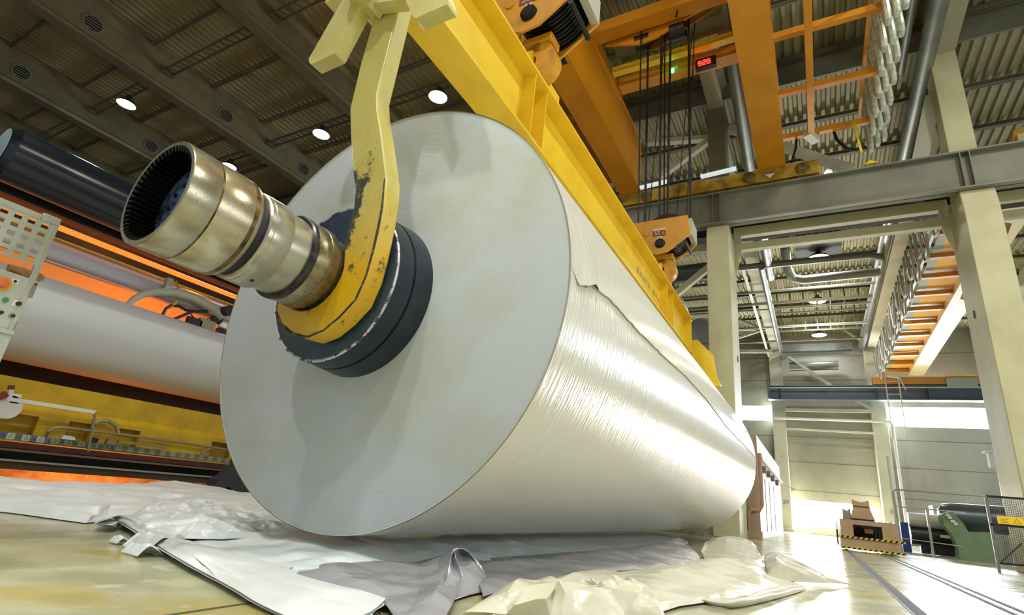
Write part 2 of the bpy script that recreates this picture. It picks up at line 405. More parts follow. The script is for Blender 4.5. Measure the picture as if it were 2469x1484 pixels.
# pale diagonal braces above and left of the runway
def brace(a, b, wd, ht, m_, label, name='diagonal_brace'):
    return tag(MB().bar(a, b, wd, ht).build(name, m_, loc=a), label, 'brace')
brace(aty(1712, 334, 17.2), aty(1555, 345, 17.2)+Vector((0, 0, 0)), .25, .18, creamw, 'pale horizontal strut left of the grey upper column')
brace(aty(1712, 337, 17.0), aty(1588, 430, 17.0), .22, .2, creamw, 'pale diagonal strut rising to the grey upper column')
brace(aty(1757, 310, 17.6), aty(2060, 412, 17.6), .3, .25, creamw, 'long pale diagonal strut descending right from the grey upper column')
brace(aty(1712, 643, 17.3), aty(1628, 712, 17.3), .2, .2, cream, 'pale diagonal strut left of the left column behind the far hook')
brace(aty(2248, 240, 17.3), aty(2215, 400, 17.3), .4, .4, creamw, 'cream raking strut beside the right upper column')
brace(aty(1724, 597, 17.3), aty(1600, 612, 17.3), .2, .25, cream, 'cream horizontal strut behind the far hook block')
brace(aty(1712, 545, 17.3), aty(1640, 520, 17.3), .2, .25, cream, 'short cream strut left of the left column top')

# ------------------------------------------------------------------ near bridge crane (orange)
t = thing('bridge_crane', 'orange bridge crane with two box girders over the roll', 'crane', (-2.8, 10, 11.0))
G0, G1 = -9.0, 15.9
def girder(x0, x1, name='box_girder'):
    m = MB(); m.box(x0, x1, G0, G1, 11.0, 13.05); m.box(x0-.04, x1+.04, G0, G1, 13.05, 13.1)
    m.box(x0-.04, x1+.04, G0, G1, 10.97, 11.0)
    return m.build(name, orange, t)
girder(-5.38, -4.71); girder(-.89, -.18)
wk = MB(); wk.box(-6.55, -5.38, G0, G1, 11.55, 11.6); wo = wk.build('walkway_floor', orange_dark, t)
y = -8
while y < 15.5:
    MB().box(-6.55, -5.38, y-.1, y+.1, 11.25, 11.55).build('bracket', orange_dark, t); y += 2.2
# end carriage on the runway beam
m = MB(); m.box(-6.2, .75, 15.95, 16.5, 10.55, 11.0); m.build('end_carriage', mat('dirty_yellow_paint', 'b08a1c', .5, col2='6f5c1c', scale=2.2, thr=(.45, .65)), t)
for x in (-5.6, -4.5, -1.2, .3):
    m = MB(); m.lathe([(0, 0), (0, .1), (.03, .17), (.06, .2), (.12, .2)], (x, 15.86, 10.78), 'y', 24); m.build('wheel', mat('greasy_hub', '7a6420', .5, col2='3a2f12', scale=9), t)
MB().prism([(-1.95+1.2, 10.78), (-1.65+1.2, 10.78), (-1.8+1.2, 10.63)], 15.93, 15.94).build('arrow_mark', white_m, t)
for x in (-2.1, -4.3):
    MB().bar((x-.55, 15.8, 11.05), (x+.55, 15.8, 11.12), .12, .1).build('light_tube', mat('lamp_diffuser', 'cfe0e0', .3, emit=.6), t)
# sign on girder bottom with arrows
sq = atz(1338, 122, 10.96); sx = MB().box(sq.x-.13, sq.x+.13, sq.y-.5, sq.y+.5, 10.955, 10.965); so = sx.build('direction_sign', mat('navy_sign', '1c1c48', .5), t)
MB().prism([(sq.x-.05, sq.y-.05), (sq.x+.07, sq.y), (sq.x+.02, sq.y+.22)], 10.948, 10.954, 'xy').build('arrow_symbol', white_m, so)
m = MB(); m.lathe([(0, .07), (-.004, .07), (-.004, 0)], (sq.x-.03, sq.y-.32, 10.952), 'z', 16); m.build('dot_symbol', white_m, so)
# side frame on the right of the crane with festoon rail
fr = [((.63, 9.0, 12.0), (.63, 16.3, 12.0), .17), ((1.97, 6.0, 12.6), (1.97, 17.0, 12.6), .08)]
for a, b, r in fr: MB().bar(a, b, r, r).build('frame_tube', orange, t)
for y, zz in ((8.2, 12.2), (12.0, 12.3), (14.2, 12.3), (16.2, 12.2)):
    MB().bar((-.2, y, zz), (2.25, y, zz), .16, .18).build('cross_bar', orange, t)
MB().bar((1.75, 16.0, 12.1), (1.85, 16.0, 11.0), .06, .06).build('drop_bar', yellow, t)
MB().bar((.5, 15.9, 12.0), (.75, 16.4, 12.0), .25, .2).build('tube_end', white_m, t)
# trolley frame between the girders
tr = thing('hoist_trolley', 'orange hoist trolley frame with rope sheaves between the crane girders', 'trolley', (-2.8, 11.5, 12.8))
def tb(x0, x1, y, z, wd, ht, nm='frame_beam', mm=None):
    return MB().bar((x0, y, z), (x1, y, z), wd, ht).build(nm, mm or orange, tr)
tb(-4.75, -.85, 10.75, 13.05, .42, .36)
tb(-4.6, -.85, 12.35, 13.1, .22, .2, mm=yellow)
tb(-4.6, -.85, 13.1, 13.2, .42, .34)
for x in (-4.72, -.95):
    MB().bar((x, 10.5, 13.1), (x, 13.4, 13.1), .18, .4).build('side_beam', orange, tr)
MB().prism([(-4.4, 12.85), (-3.4, 12.5), (-2.9, 12.55), (-2.0, 12.95), (-1.0, 13.2), (-1.0, 13.35), (-4.4, 13.0)], 11.05, 11.1).build('sheave_frame', orange, tr)
MB().prism([(-3.4, 12.6), (-3.0, 12.45), (-2.1, 12.95), (-1.3, 13.3), (-1.3, 13.4), (-3.4, 12.9)], 11.35, 11.4).build('sheave_frame', orange_dark, tr)
m = MB(); m.lathe([(-1.6, .5), (1.6, .5)], (-2.8, 12.0, 13.9), 'x', 24); m.build('rope_drum', steel_grey, tr)
MB().box(-4.3, -1.2, 11.3, 12.4, 13.45, 13.5).build('drip_tray', mat('tray_olive', '6a6442', .6), tr)
for x in (-3.35, -2.4): m = MB(); m.lathe([(-.2, .22), (.2, .22)], (x, 11.25, 12.75), 'x', 20); m.build('sheave', black, tr)
MB().bar((-2.3, 10.72, 12.88), (-2.3, 10.6, 12.55), .04, .04).build('pin', rope_m, tr)
for k, x in enumerate((-4.2, -3.6)):
    MB().bar((x, 13.35, 13.45), (x, 13.5, 14.3), .04, .04).build('rail_post', yellow, tr)
MB().bar((-4.3, 13.4, 13.9), (-2.2, 13.4, 13.9), .04, .04).build('hand_rail', yellow, tr)
MB().bar((-2.1, 12.9, 14.0), (-1.0, 12.9, 14.0), .04, .04).build('hand_rail', yellow, tr)
MB().box(-3.02, -2.75, 12.88, 12.885, 13.07, 13.17).build('name_plate', white_m, tr)
# weight display and green light
dp = thing('weight_display', 'black box with red glowing digits on the trolley frame', 'display', (-1.95, 12.78, 12.69), None)
MB().box(-2.22, -1.66, 12.72, 12.88, 12.69, 13.02).build('housing', black, dp, bevel=.01)
SEG = {'9': 'abcdfg', '2': 'abged', '6': 'acdefg'}
red_m = mat('red_segments', 'ff2418', .4, emit=7)
dg = MB()
for k, ch in enumerate('926'):
    ox, oz, wv, h = -2.14+k*.125, 12.77, .085, .15
    P = {'a': ((0, h), (wv, h)), 'b': ((wv, h/2), (wv, h)), 'c': ((wv, 0), (wv, h/2)), 'd': ((0, 0), (wv, 0)), 'e': ((0, 0), (0, h/2)), 'f': ((0, h/2), (0, h)), 'g': ((0, h/2), (wv, h/2))}
    for sg in SEG[ch]:
        (a, b), (c, d) = P[sg]; dg.bar((ox+a, 12.712, oz+b), (ox+c, 12.712, oz+d), .022, .022)
dg.build('digits', red_m, dp)
gl = MB(); gl.lathe([(-.05, .0), (-.05, .05), (.05, .05), (.05, 0)], (-2.87, 12.7, 12.86), 'z', 14)
tag(gl.build('signal_light', mat('green_signal', '30ff70', .3, emit=14), loc=(-2.87, 12.7, 12.8)), 'small green signal light under the trolley frame', 'light')

# ------------------------------------------------------------------ hook blocks
def hook_block(y, label, tagtxt, ropes_top):
    t = thing('hook_block', label, 'hook block', (-2.73, y, 5.3))
    out = [(-3.35, 6.79), (-2.11, 6.80), (-2.05, 6.31), (-2.56, 5.93), (-2.80, 5.90), (-3.08, 6.02), (-3.35, 6.35)]
    for yy in (y-.33, y+.27):
        MB().prism(out, yy, yy+.035).build('side_plate', mat('hook_block_orange', 'dd9c1e', .45, col2='c9912a', scale=3), t, bevel=.008)
    for k in range(5):
        yy = y-.22+k*.11
        m = MB(); m.lathe([(-.045, .40), (-.045, .45), (-.02, .45), (-.008, .41), (.008, .41), (.02, .45), (.045, .45), (.045, .40), (.045, .12), (-.045, .12)], (-2.6, yy, 6.50), 'y', 36, closed=True)
        m.build('sheave', mat('sheave_steel', '1d1d1b', .4, .5), t)
    m = MB(); m.tube([(-2.17, y-.3, 6.15), (-2.17, y+.3, 6.15)], .035, 10); m.build('guard_bar', dark_steel, t)
    m = MB(); m.box(-2.13, -2.03, y-.3, y+.3, 6.32, 6.72); m.build('end_cover', mat('pale_cover', 'b9b7a8', .5), t)
    m = MB(); m.lathe([(-.06, 0), (-.06, .075), (-.04, .105), (0, .115)], (-2.72, y-.33, 6.17), 'y', 24); m.build('axle_boss', mat('axle_steel', '24282a', .35, .7), t)
    m = MB(); m.lathe([(-.02, 0), (-.02, .07), (0, .075)], (-3.02, y-.33, 6.46), 'y', 20); m.build('bolt_cover', orange, t)
    # load label
    lp = MB().box(-2.88, -2.60, y-.337, y-.331, 6.36, 6.56).build('load_plate', mat('load_plate_red', '8e2f2c', .5), t)
    MB().box(-2.88, -2.60, y-.340, y-.336, 6.50, 6.56).build('plate_header', mat('plate_white', 'cfc8a8', .5), lp)
    text('lettering', '50 t', .14, (-2.74, y-.340, 6.43), (math.pi/2, 0, 0), mat('plate_white', 'cfc8a8', .5), lp)
    np_ = MB().box(-2.79, -2.69, y-.337, y-.331, 6.28, 6.355).build('number_plate', mat('plate_white', 'cfc8a8', .5), t)
    text('number', tagtxt, .07, (-2.74, y-.340, 6.317), (math.pi/2, 0, 0), black, np_)
    # crosshead and hook
    m = MB(); m.box(-2.90, -2.48, y-.13, y+.13, 5.88, 6.0); m.build('crosshead', orange, t, bevel=.02)
    m = MB(); m.lathe([(0, .12), (.12, .12), (.14, .09), (.26, .09)], (-2.68, y, 5.76), 'z', 20); m.build('hook_nut', orange_dark, t)
    hp = [(-2.72, 5.92), (-2.58, 5.90)]
    c = (-2.74, 5.60); ro, ri = .325, .085
    for k in range(19):
        a = math.radians(62-k*12.5); hp.append((c[0]+ro*math.cos(a)*(1-.002*k), c[1]+ro*math.sin(a)*(1-.012*k)))
    for k in range(19):
        a = math.radians(62-(18-k)*12.5); hp.append((c[0]-.02+ri*math.cos(a), c[1]+.02+ri*math.sin(a)))
    h = MB().prism(hp, y-.11, y+.11).build('hook', mat('hook_yellow', 'd69a0c', .4, col2='b07a10', scale=5), t, bevel=.03)
    MB().bar((-2.78, y, 5.86), (-2.63, y, 5.68), .09, .03, up=(0, 1, 0)).build('safety_latch', dark_steel, t)
    return t
for y, lb, tx in ((4.56, 'near orange 50 t hook block at the top edge, above the lifting beam', '2'), (11.15, 'far orange 50 t hook block hanging in front of the runway beam', '1')):
    hook_block(y, lb, tx, 13)
def rope(x, y, z0, x2, y2, z1, lb, g, r=.022):
    tag(MB().tube([(x, y, z0), (x2, y2, z1)], r, 6).build('hoist_rope', rope_m, loc=(x, y, z0)), lb, 'rope', g)
for (x, dy, x2, dy2, r) in ((-3.30, -.1, -3.34, -.2, .02), (-3.20, .1, -3.22, .1, .03), (-3.16, .2, -2.9, .6, .012), (-2.80, -.1, -2.80, -.1, .03), (-2.74, .1, -2.76, .1, .02), (-2.64, .0, -2.60, .1, .03), (-2.5, .2, -2.1, .5, .012), (-2.13, .1, -2.13, .1, .03), (-2.16, -.2, -1.98, .2, .014)):
    rope(x, 11.15+dy, 6.7, x2, 11.2+dy2, 13.1, 'black steel hoist rope rising from the far hook block to the trolley', 'hoist ropes of the far hook block', r)
for x in (-3.2, -3.0, -2.8, -2.2):
    rope(x, 4.56, 6.7, x, 4.56, 13.1, 'steel hoist rope rising from the near hook block, beyond the top edge', 'hoist ropes of the near hook block')

# ------------------------------------------------------------------ the big paper roll
CX, CZ, RR, Y0, Y1 = -2.769, 1.7355, 1.5917, 2.6, 13.27
def cylhit(px, py, R=RR):
    d = ray(px, py); ox, oz = EYE.x-CX, EYE.z-CZ
    a = d.x**2+d.z**2; b = ox*d.x+oz*d.z; c = ox*ox+oz*oz-R*R; D = b*b-a*c
    t = (-b-math.sqrt(max(D, 0)))/a; p = EYE+d*t
    return math.atan2(p.z-CZ, p.x-CX), p.y
paper_side = mat('wound_paper_surface', 'd6d4c6', .25, spec=.6)
def paper_nodes():
    nt, N, L, b = nodes(paper_side)
    g = N.new('ShaderNodeNewGeometry'); mp = N.new('ShaderNodeMapping'); mp.inputs['Scale'].default_value = (3.5, 26, 3.5)
    L.new(g.outputs['Position'], mp.inputs[0])
    n = N.new('ShaderNodeTexNoise'); n.inputs['Scale'].default_value = 1.5; n.inputs['Detail'].default_value = 4; L.new(mp.outputs[0], n.inputs['Vector'])
    bp = N.new('ShaderNodeBump'); bp.inputs['Strength'].default_value = .5; bp.inputs['Distance'].default_value = .02
    L.new(n.outputs[0], bp.inputs['Height']); L.new(bp.outputs[0], b.inputs['Normal'])
paper_nodes()
paper_end = mat('paper_roll_edge', 'bbc1c2', .75, col2='b0b3a2', scale=.9, thr=(.45, .66))
def end_nodes():
    nt, N, L, b = nodes(paper_end)
    g = N.new('ShaderNodeNewGeometry'); sub = N.new('ShaderNodeVectorMath'); sub.operation = 'SUBTRACT'; sub.inputs[1].default_value = (CX, 0, CZ)
    L.new(g.outputs['Position'], sub.inputs[0])
    mul = N.new('ShaderNodeVectorMath'); mul.operation = 'MULTIPLY'; mul.inputs[1].default_value = (1, 0, 1); L.new(sub.outputs[0], mul.inputs[0])
    ln = N.new('ShaderNodeVectorMath'); ln.operation = 'LENGTH'; L.new(mul.outputs[0], ln.inputs[0])
    sx = N.new('ShaderNodeSeparateXYZ'); L.new(sub.outputs[0], sx.inputs[0])
    at = N.new('ShaderNodeMath'); at.operation = 'ARCTAN2'; L.new(sx.outputs[2], at.inputs[0]); L.new(sx.outputs[0], at.inputs[1])
    cb = N.new('ShaderNodeCombineXYZ'); m1 = N.new('ShaderNodeMath'); m1.operation = 'MULTIPLY'; m1.inputs[1].default_value = 60; L.new(ln.outputs['Value'], m1.inputs[0])
    m2 = N.new('ShaderNodeMath'); m2.operation = 'MULTIPLY'; m2.inputs[1].default_value = 2; L.new(at.outputs[0], m2.inputs[0])
    L.new(m1.outputs[0], cb.inputs[0]); L.new(m2.outputs[0], cb.inputs[1])
    n = N.new('ShaderNodeTexNoise'); n.inputs['Scale'].default_value = 1; n.inputs['Detail'].default_value = 4; L.new(cb.outputs[0], n.inputs['Vector'])
    bp = N.new('ShaderNodeBump'); bp.inputs['Strength'].default_value = .13; bp.inputs['Distance'].default_value = .01
    L.new(n.outputs[0], bp.inputs['Height']); L.new(bp.outputs[0], b.inputs['Normal'])
end_nodes()
pr = thing('paper_roll', 'huge white paper roll hanging from the yellow lifting beam', 'paper roll', (CX, Y0, CZ-RR))
m = MB(); m.lathe([(0, RR), (Y1-Y0, RR)], (CX, Y0, CZ), 'y', 200); m.build('wound_surface', paper_side, pr)
m = MB(); m.lathe([(0, 0), (0, RR-.012), (.003, RR-.006), (.0, RR)], (CX, Y0, CZ), 'y', 200); m.build('front_face', paper_end, pr)
m = MB(); m.lathe([(0, RR), (0, 0)], (CX, Y1, CZ), 'y', 120); m.build('back_face', paper_end, pr)
m = MB(); m.lathe([(-.004, RR+.004), (.012, RR+.004)], (CX, Y0, CZ), 'y', 200); m.build('outer_wrap_edge', mat('wrap_edge_brown', '9b9070', .7), pr)
# torn outer wrap: a second layer that ends in a ragged line
tp = [cylhit(*q) for q in ((1378, 640), (1392, 690), (1412, 690), (1425, 688), (1470, 722), (1530, 790), (1600, 860), (1650, 905), (1700, 960), (1750, 1028), (1790, 1070), (1818, 1100))]
th_s = [a for a, y in tp]; ys_s = [y for a, y in tp]
def seam(y):
    if y <= ys_s[0]: return th_s[0]
    for i in range(len(ys_s)-1):
        if ys_s[i] <= y <= ys_s[i+1] and ys_s[i+1] > ys_s[i]:
            k = (y-ys_s[i])/(ys_s[i+1]-ys_s[i]); return th_s[i]*(1-k)+th_s[i+1]*k
    return th_s[-1]
rows = []
NY = 420
for i in range(NY+1):
    y = Y0+.01+(Y1-Y0-.02)*i/NY
    s0 = seam(y) + .006*noise.noise((y*9, 0, 0)) + .005*noise.noise((y*37, 3, 0))
    row = []
    for k in range(15):
        u = k/14; a = s0 + (1.9-s0)*u**1.4
        rim = min(1, (y-Y0)/.25)
        lift = .002*rim + .0006 + .0015*max(0, 1-u*14)*rim + (.003 if k == 0 else 0)*abs(noise.noise((y*14, 7, 0)))
        if Y0+.08 < y < Y0+.5 and k < 3: lift += .03*math.sin(math.pi*(y-Y0-.08)/.42)*(1-k/3)
        row.append((CX+(RR+lift)*math.cos(a), y, CZ+(RR+lift)*math.sin(a)))
    rows.append(row)
m = MB(); m.grid(rows); o = m.build('torn_outer_wrap', paper_side, pr)
# ragged tear line
m = MB(); pts = []
for i in range(0, 320):
    y = Y0+.25+(Y1-Y0-.35)*i/319; a = seam(y)-.003 + .006*noise.noise((y*9, 0, 0)) + .005*noise.noise((y*37, 3, 0)); r = RR+.005
    pts.append((CX+r*math.cos(a), y, CZ+r*math.sin(a)))
m.tube(pts, .006, 5); m.build('torn_edge', mat('torn_fibre', 'a89f7c', .8), pr)

# spool with gear coupling
sp_ = thing('reel_spool', 'worn steel reel spool with toothed gear coupling sticking out of the roll', 'spool', (CX, 1.1, CZ-.29))
gear_m = mat('worn_steel', 'b3ac92', .26, .8, col2='9a8a58', scale=2.6, thr=(.42, .66), col3='4a3f26', scale3=60, thr3=(.63, .72), rvar=.07, bump=.04, bscale=90)
ring_m = mat('bright_steel', 'bab6a2', .25, .8, col2='a39a78', scale=3, thr=(.45, .68), col3='4f4630', scale3=55, thr3=(.68, .74), rvar=.06, bump=.03)
C0 = (CX, 0, CZ)
RG = .293
m = MB(); m.lathe([(1.10, .268), (1.10, RG-.004), (1.104, RG), (1.25, RG), (1.253, RG-.0015), (1.262, RG-.0015), (1.265, RG), (1.47, RG), (1.495, .284), (1.5, .27), (1.5, .24)], C0, 'y', 128); m.build('gear_sleeve', gear_m, sp_)
for ya_, yb_, r_ in ((1.2525, 1.2625, .2921), (1.446, 1.470, .2936)):
    m = MB(); m.lathe([(ya_, r_), (yb_, r_)], C0, 'y', 128); m.build('rust_band', mat('rust_brown_band', '6e5428', .35, .6, col2='3a2c18', scale=14, thr=(.42, .6)), sp_)
# internal teeth
m = MB(); NT = 54; ring = []
for k in range(NT):
    for da, r in ((-.30, .268), (-.16, .243), (.16, .243), (.30, .268)):
        ring.append((2*math.pi*(k+da)/NT, r))
rows = []
for y, dr in ((1.10, .0), (1.112, .0), (1.245, .0)):
    rows.append([(CX+(r if y > 1.101 else .268)*math.cos(a), y, CZ+(r if y > 1.101 else .268)*math.sin(a)) for a, r in ring+ring[:1]])
m.grid(rows, sm=False); m.build('gear_teeth', mat('oily_tooth_steel', '1a1815', .35, .6), sp_)
m = MB(); m.lathe([(1.245, .268), (1.245, .235), (1.235, .225), (1.235, .12), (1.242, .10), (1.242, 0)], C0, 'y', 64); m.build('inner_plate', mat('greasy_blue_plate', '55688c', .4, .3, col2='1c2230', scale=16, thr=(.42, .58)), sp_)
m = MB(); m.lathe([(1.225, 0), (1.225, .045), (1.24, .05)], C0, 'y', 24); m.build('centre_cap', mat('shiny_cap', 'c9d2da', .2, .8), sp_)
for k in range(10):
    a = 2*math.pi*k/10; m = MB(); m.lathe([(1.225, 0), (1.225, .012), (1.236, .012)], (CX+.13*math.cos(a), 0, CZ+.13*math.sin(a)), 'y', 10); m.build('plate_bolt', dark_steel, sp_)
m = MB(); m.lathe([(1.5, .25), (1.555, .25)], C0, 'y', 96); m.build('black_gap_ring', black, sp_)
m = MB(); m.lathe([(1.555, .24), (1.556, .262), (1.566, .271), (1.58, .271), (1.583, .268), (1.592, .268), (1.595, .272), (1.712, .272), (1.716, .270), (1.72, .262), (1.72, .235)], C0, 'y', 128); m.build('coupling_sleeve', ring_m, sp_)
a = math.radians(-72); MB().tube([(CX+.262*math.cos(a), 1.66, CZ+.262*math.sin(a)), (CX+.274*math.cos(a), 1.66, CZ+.274*math.sin(a))], .012, 12).build('grease_hole', black, sp_)
m = MB(); m.lathe([(1.72, .252), (1.86, .252)], C0, 'y', 128); m.build('journal', ring_m, sp_)
m = MB(); m.lathe([(1.86, .24), (1.86, .268), (1.868, .278), (1.895, .278), (1.905, .268), (1.905, .25)], C0, 'y', 128); m.build('retaining_ring', mat('dark_ring_steel', '4b4c4a', .3, .8, col2='2b2c2c', scale=18), sp_)
m = MB(); m.lathe([(1.905, .262), (1.93, .272), (1.99, .276), (1.993, .273), (2.0, .273), (2.003, .277), (2.05, .278), (2.085, .262), (2.085, .25), (2.26, .25)], C0, 'y', 128); m.build('bearing_sleeve', mat('worn_bearing_steel', '8b8265', .33, .8, col2='5e5335', scale=8, thr=(.45, .65), col3='26221a', scale3=30, thr3=(.64, .7)), sp_)
disc_m = mat('dark_flange', '2a333c', .38, .25, col2='20272e', scale=6, bump=.1)
m = MB(); m.lathe([(2.27, 0), (2.27, .545), (2.275, .555)], C0, 'y', 128); m.build('flange_face', mat('blue_grey_flange', '3f4f5f', .35, .3, col2='33404c', scale=5), sp_)
m = MB(); m.lathe([(2.272, .55), (2.268, .562), (2.276, .568), (2.282, .566)], C0, 'y', 128); m.build('worn_rim', mat('worn_rim_steel', 'c4c8ca', .4, .3, col2='39424a', scale=14, thr=(.50, .56)), sp_)
m = MB(); m.lathe([(2.28, .566), (2.42, .572), (2.423, .560), (2.437, .560), (2.44, .575), (2.6, .59)], C0, 'y', 128); m.build('flange_drum', disc_m, sp_)
m = MB(); m.lathe([(0, .56), (.3, .56), (.3, .27), (.9, .27), (1.4, .27), (1.4, 0)], (CX, Y1, CZ), 'y', 64); m.build('far_journal', disc_m, sp_)

# ------------------------------------------------------------------ spreader beam with hook arms
sb = thing('lifting_beam', 'long bright yellow lifting beam with hook arms carrying the paper roll', 'lifting beam', (CX, 8, 4.36))
BY0, BY1 = 2.22, 13.75
MB().box(CX-.1875, CX+.1875, BY0, BY1, 4.36, 4.395).build('bottom_flange', yellow, sb)
MB().prism([(CX-.22, BY0), (CX+.22, BY0), (CX+.22, 13.5), (CX+.02, 13.62), (CX-.02, 13.62), (CX-.22, 13.5)], 5.255, 5.29, 'xy').build('top_flange', yellow, sb)
MB().box(CX-.014, CX+.014, BY0, 13.5, 4.39, 5.26).build('web', yellow, sb)
MB().box(CX-.2, CX+.2, BY0-.03, BY0, 4.36, 5.29).build('end_plate', yellow, sb)
MB().box(CX-.2, CX+.2, 13.5, 13.53, 4.36, 5.26).build('end_plate', yellow, sb)
for (a, b) in (((1294.6, 186.6), (1321, 231)), ((1611.5, 703), (1625, 723))):
    for q in (a, b):
        y = atx(q[0], q[1], CX+.2).y
        for s_ in (1, -1):
            xx = sorted((CX+s_*.014, CX+s_*.19)); MB().box(xx[0], xx[1], y-.009, y+.009, 4.395, 5.255).build('stiffener', yellow, sb)
for y in (4.56, 11.15):
    m = MB(); P = [(y-.55, 5.29), (y+.62, 5.29), (y+.16, 5.74), (y+.10, 5.80), (y-.10, 5.80), (y-.16, 5.74)]
    m.prism(P, CX-.03, CX+.05, 'yz'); m.build('lifting_lug', yellow, sb, bevel=.01)
    m = MB(); m.box(CX+.05, CX+.10, y-.05, y+.6, 5.29, 5.62); m.build('lug_cheek', yellow, sb)
faded = mat('faded_lettering', 'ad8a5a', .6)
m = MB()
for k in range(9):
    if k != 5: m.box(CX+.014, CX+.0165, 9.2+k*.2, 9.34+k*.2, 4.78+.02*(k % 2), 4.90-.015*(k % 3))
m.build('faded_stencil', mat('faded_lettering', 'c0a05a', .6), sb)
arm_m = mat('worn_yellow_arm', 'd2c474', .42)
def arm_nodes():
    nt, N, L, b = nodes(arm_m)
    g = N.new('ShaderNodeNewGeometry'); s = N.new('ShaderNodeSeparateXYZ'); L.new(g.outputs['Position'], s.inputs[0])
    def nz(sc):
        n = N.new('ShaderNodeTexNoise'); n.inputs['Scale'].default_value = sc; n.inputs['Detail'].default_value = 8; n.inputs['Roughness'].default_value = .7; L.new(g.outputs['Position'], n.inputs['Vector']); return n.outputs[0]
    def mr(i, a, c, ta=0, tb=1):
        r = N.new('ShaderNodeMapRange'); r.inputs['From Min'].default_value = a; r.inputs['From Max'].default_value = c; r.inputs['To Min'].default_value = ta; r.inputs['To Max'].default_value = tb; L.new(i, r.inputs['Value']); return r.outputs[0]
    def mth(op, a, c):
        n = N.new('ShaderNodeMath'); n.operation = op
        for i, v in enumerate((a, c)):
            if isinstance(v, (int, float)): n.inputs[i].default_value = v
            else: L.new(v, n.inputs[i])
        return n.outputs[0]
    def mix(f, a, c):
        x = N.new('ShaderNodeMix'); x.data_type = 'RGBA'; L.new(f, x.inputs['Factor'])
        if isinstance(a, str): x.inputs['A'].default_value = lin(a)
        else: L.new(a, x.inputs['A'])
        x.inputs['B'].default_value = lin(c); return x.outputs['Result']
    low = mr(s.outputs[2], 2.95, 1.9)           # paint is chafed where the arm rubs, towards its lower hook
    edge = mr(s.outputs[0], -2.38, -2.66)       # inner edge side
    wear = mth('ADD', mth('MULTIPLY', low, .13), mth('MULTIPLY', mth('MULTIPLY', mth('MULTIPLY', mr(s.outputs[2], 2.75, 2.2), mr(s.outputs[2], 1.72, 1.95)), edge), .46))
    f = mr(mth('ADD', nz(7), wear), .70, .78)
    c = mix(mr(s.outputs[2], 2.3, 1.7), 'c9bd68', 'd3a512')
    c = mix(mr(nz(3), .5, .75), c, 'b9a53c')
    c = mix(f, c, '3b3c33'); L.new(c, b.inputs['Base Color'])
    L.new(mr(f, 0, 1, .38, .6), b.inputs['Roughness'])
arm_nodes()
def PX(*pts, y): return [(aty(a, b_, y).x, aty(a, b_, y).z) for a, b_ in pts]
YA = 2.10
left = PX((903, -60), (903, 36), (869.6, 151.6), (843, 261), (843.7, 300), (847, 353), (850, 410), (856, 460), (852, 501), (831, 582), y=YA)
right = PX((930, -60+0), (960.5, 18), (930, 141.5), (909, 225), (910, 262), (918, 310), (926, 372), (932, 428), (930, 459), (923.4, 504.7), (912, 560), (900.8, 608), (884.6, 666.4), (858.7, 724.6), (820, 766.6), (781, 799), (742, 815), (706.7, 807), (677.6, 783), (666, 752), (668, 737), y=YA)
right[0] = (right[1][0]+.02, left[0][1])
inner = []
for k in range(13):
    a = math.radians(198+k*13.4); inner.append((CX+.272*math.cos(a), CZ+.272*math.sin(a)))
poly = left + inner[::-1] + right[::-1]
def clean(poly):
    out = []
    for p_ in poly:
        if not out or math.hypot(p_[0]-out[-1][0], p_[1]-out[-1][1]) > .004: out.append(p_)
    return out
import mathutils
def solid(poly, y0, y1):       # concave outline -> tessellated plate
    tri = mathutils.geometry.tessellate_polygon([[Vector((a, b_, 0)) for a, b_ in poly]])
    n = len(poly); m = MB(); vs = [(a, y0, b_) for a, b_ in poly]+[(a, y1, b_) for a, b_ in poly]
    fs = [list(t_) for t_ in tri]+[[i+n for i in t_][::-1] for t_ in tri]+[[i, (i+1) % n, n+(i+1) % n, n+i] for i in range(n)]
    return m.add(vs, fs)
poly = clean(poly)
def join_faces(o, deg=1):
    import bmesh
    bm = bmesh.new(); bm.from_mesh(o.data); bmesh.ops.dissolve_limit(bm, angle_limit=math.radians(deg), verts=bm.verts, edges=bm.edges); bm.to_mesh(o.data); bm.free()
arm = solid(poly, YA, YA+.14).build('hook_arm', arm_m, sb); join_faces(arm)
dirt = mat('oily_edge_dirt', '2a2b22', .7, col2='5e5a2e', scale=30, thr=(.5, .6))
el = PX((929, 432), (923.4, 500), (912, 560), (900.8, 608), (884.6, 666.4), (858.7, 724.6), (820, 766.6), (781, 799), (742, 815), (706.7, 807), (677.6, 783), (667, 755), y=YA)
MB().tube([(a-.006, YA-.001, b_+.004) for a, b_ in el], [.004, .007, .008, .007, .006, .006, .006, .005, .008, .010, .010, .008], 8).build('dirty_edge', dirt, arm)
bv = arm.modifiers.new('bevel', 'BEVEL'); bv.width = .012; bv.segments = 2; bv.limit_method = 'ANGLE'
pale = mat('pale_yellow_paint', 'd8cf8c', .5, col2='cdbf62', scale=3)
yk = PX((838, -10), (757, 132), (749, 145), (750, 155), (756, 159), (812, 133), (872, 20), (884, 14), (897, 25), (905, 12), (965, 5), (978, -2), (1000, 45), (1006, 49), (1082, 16), (1085, 8), (1070, -40), y=2.0)
yk = [(a, b_) for a, b_ in yk] + [(-2.1, 4.35), (-2.45, 4.75), (-3.05, 4.75), (-3.3, 4.2)]
yo = solid(clean(yk), 1.98, 2.09).build('cross_plate', pale, sb); join_faces(yo)
m = MB(); m.lathe([(1.84, 0), (1.84, .145), (1.855, .158), (2.3, .158)], (-2.80, 0, 4.10), 'y', 40); m.build('pivot_pin', pale, sb)
MB().box(-2.95, -2.58, 2.09, BY0, 4.05, 4.7).build('arm_bracket', yellow, sb)
far = solid(clean(poly), 13.8, 13.94).build('hook_arm', arm_m, sb); join_faces(far)
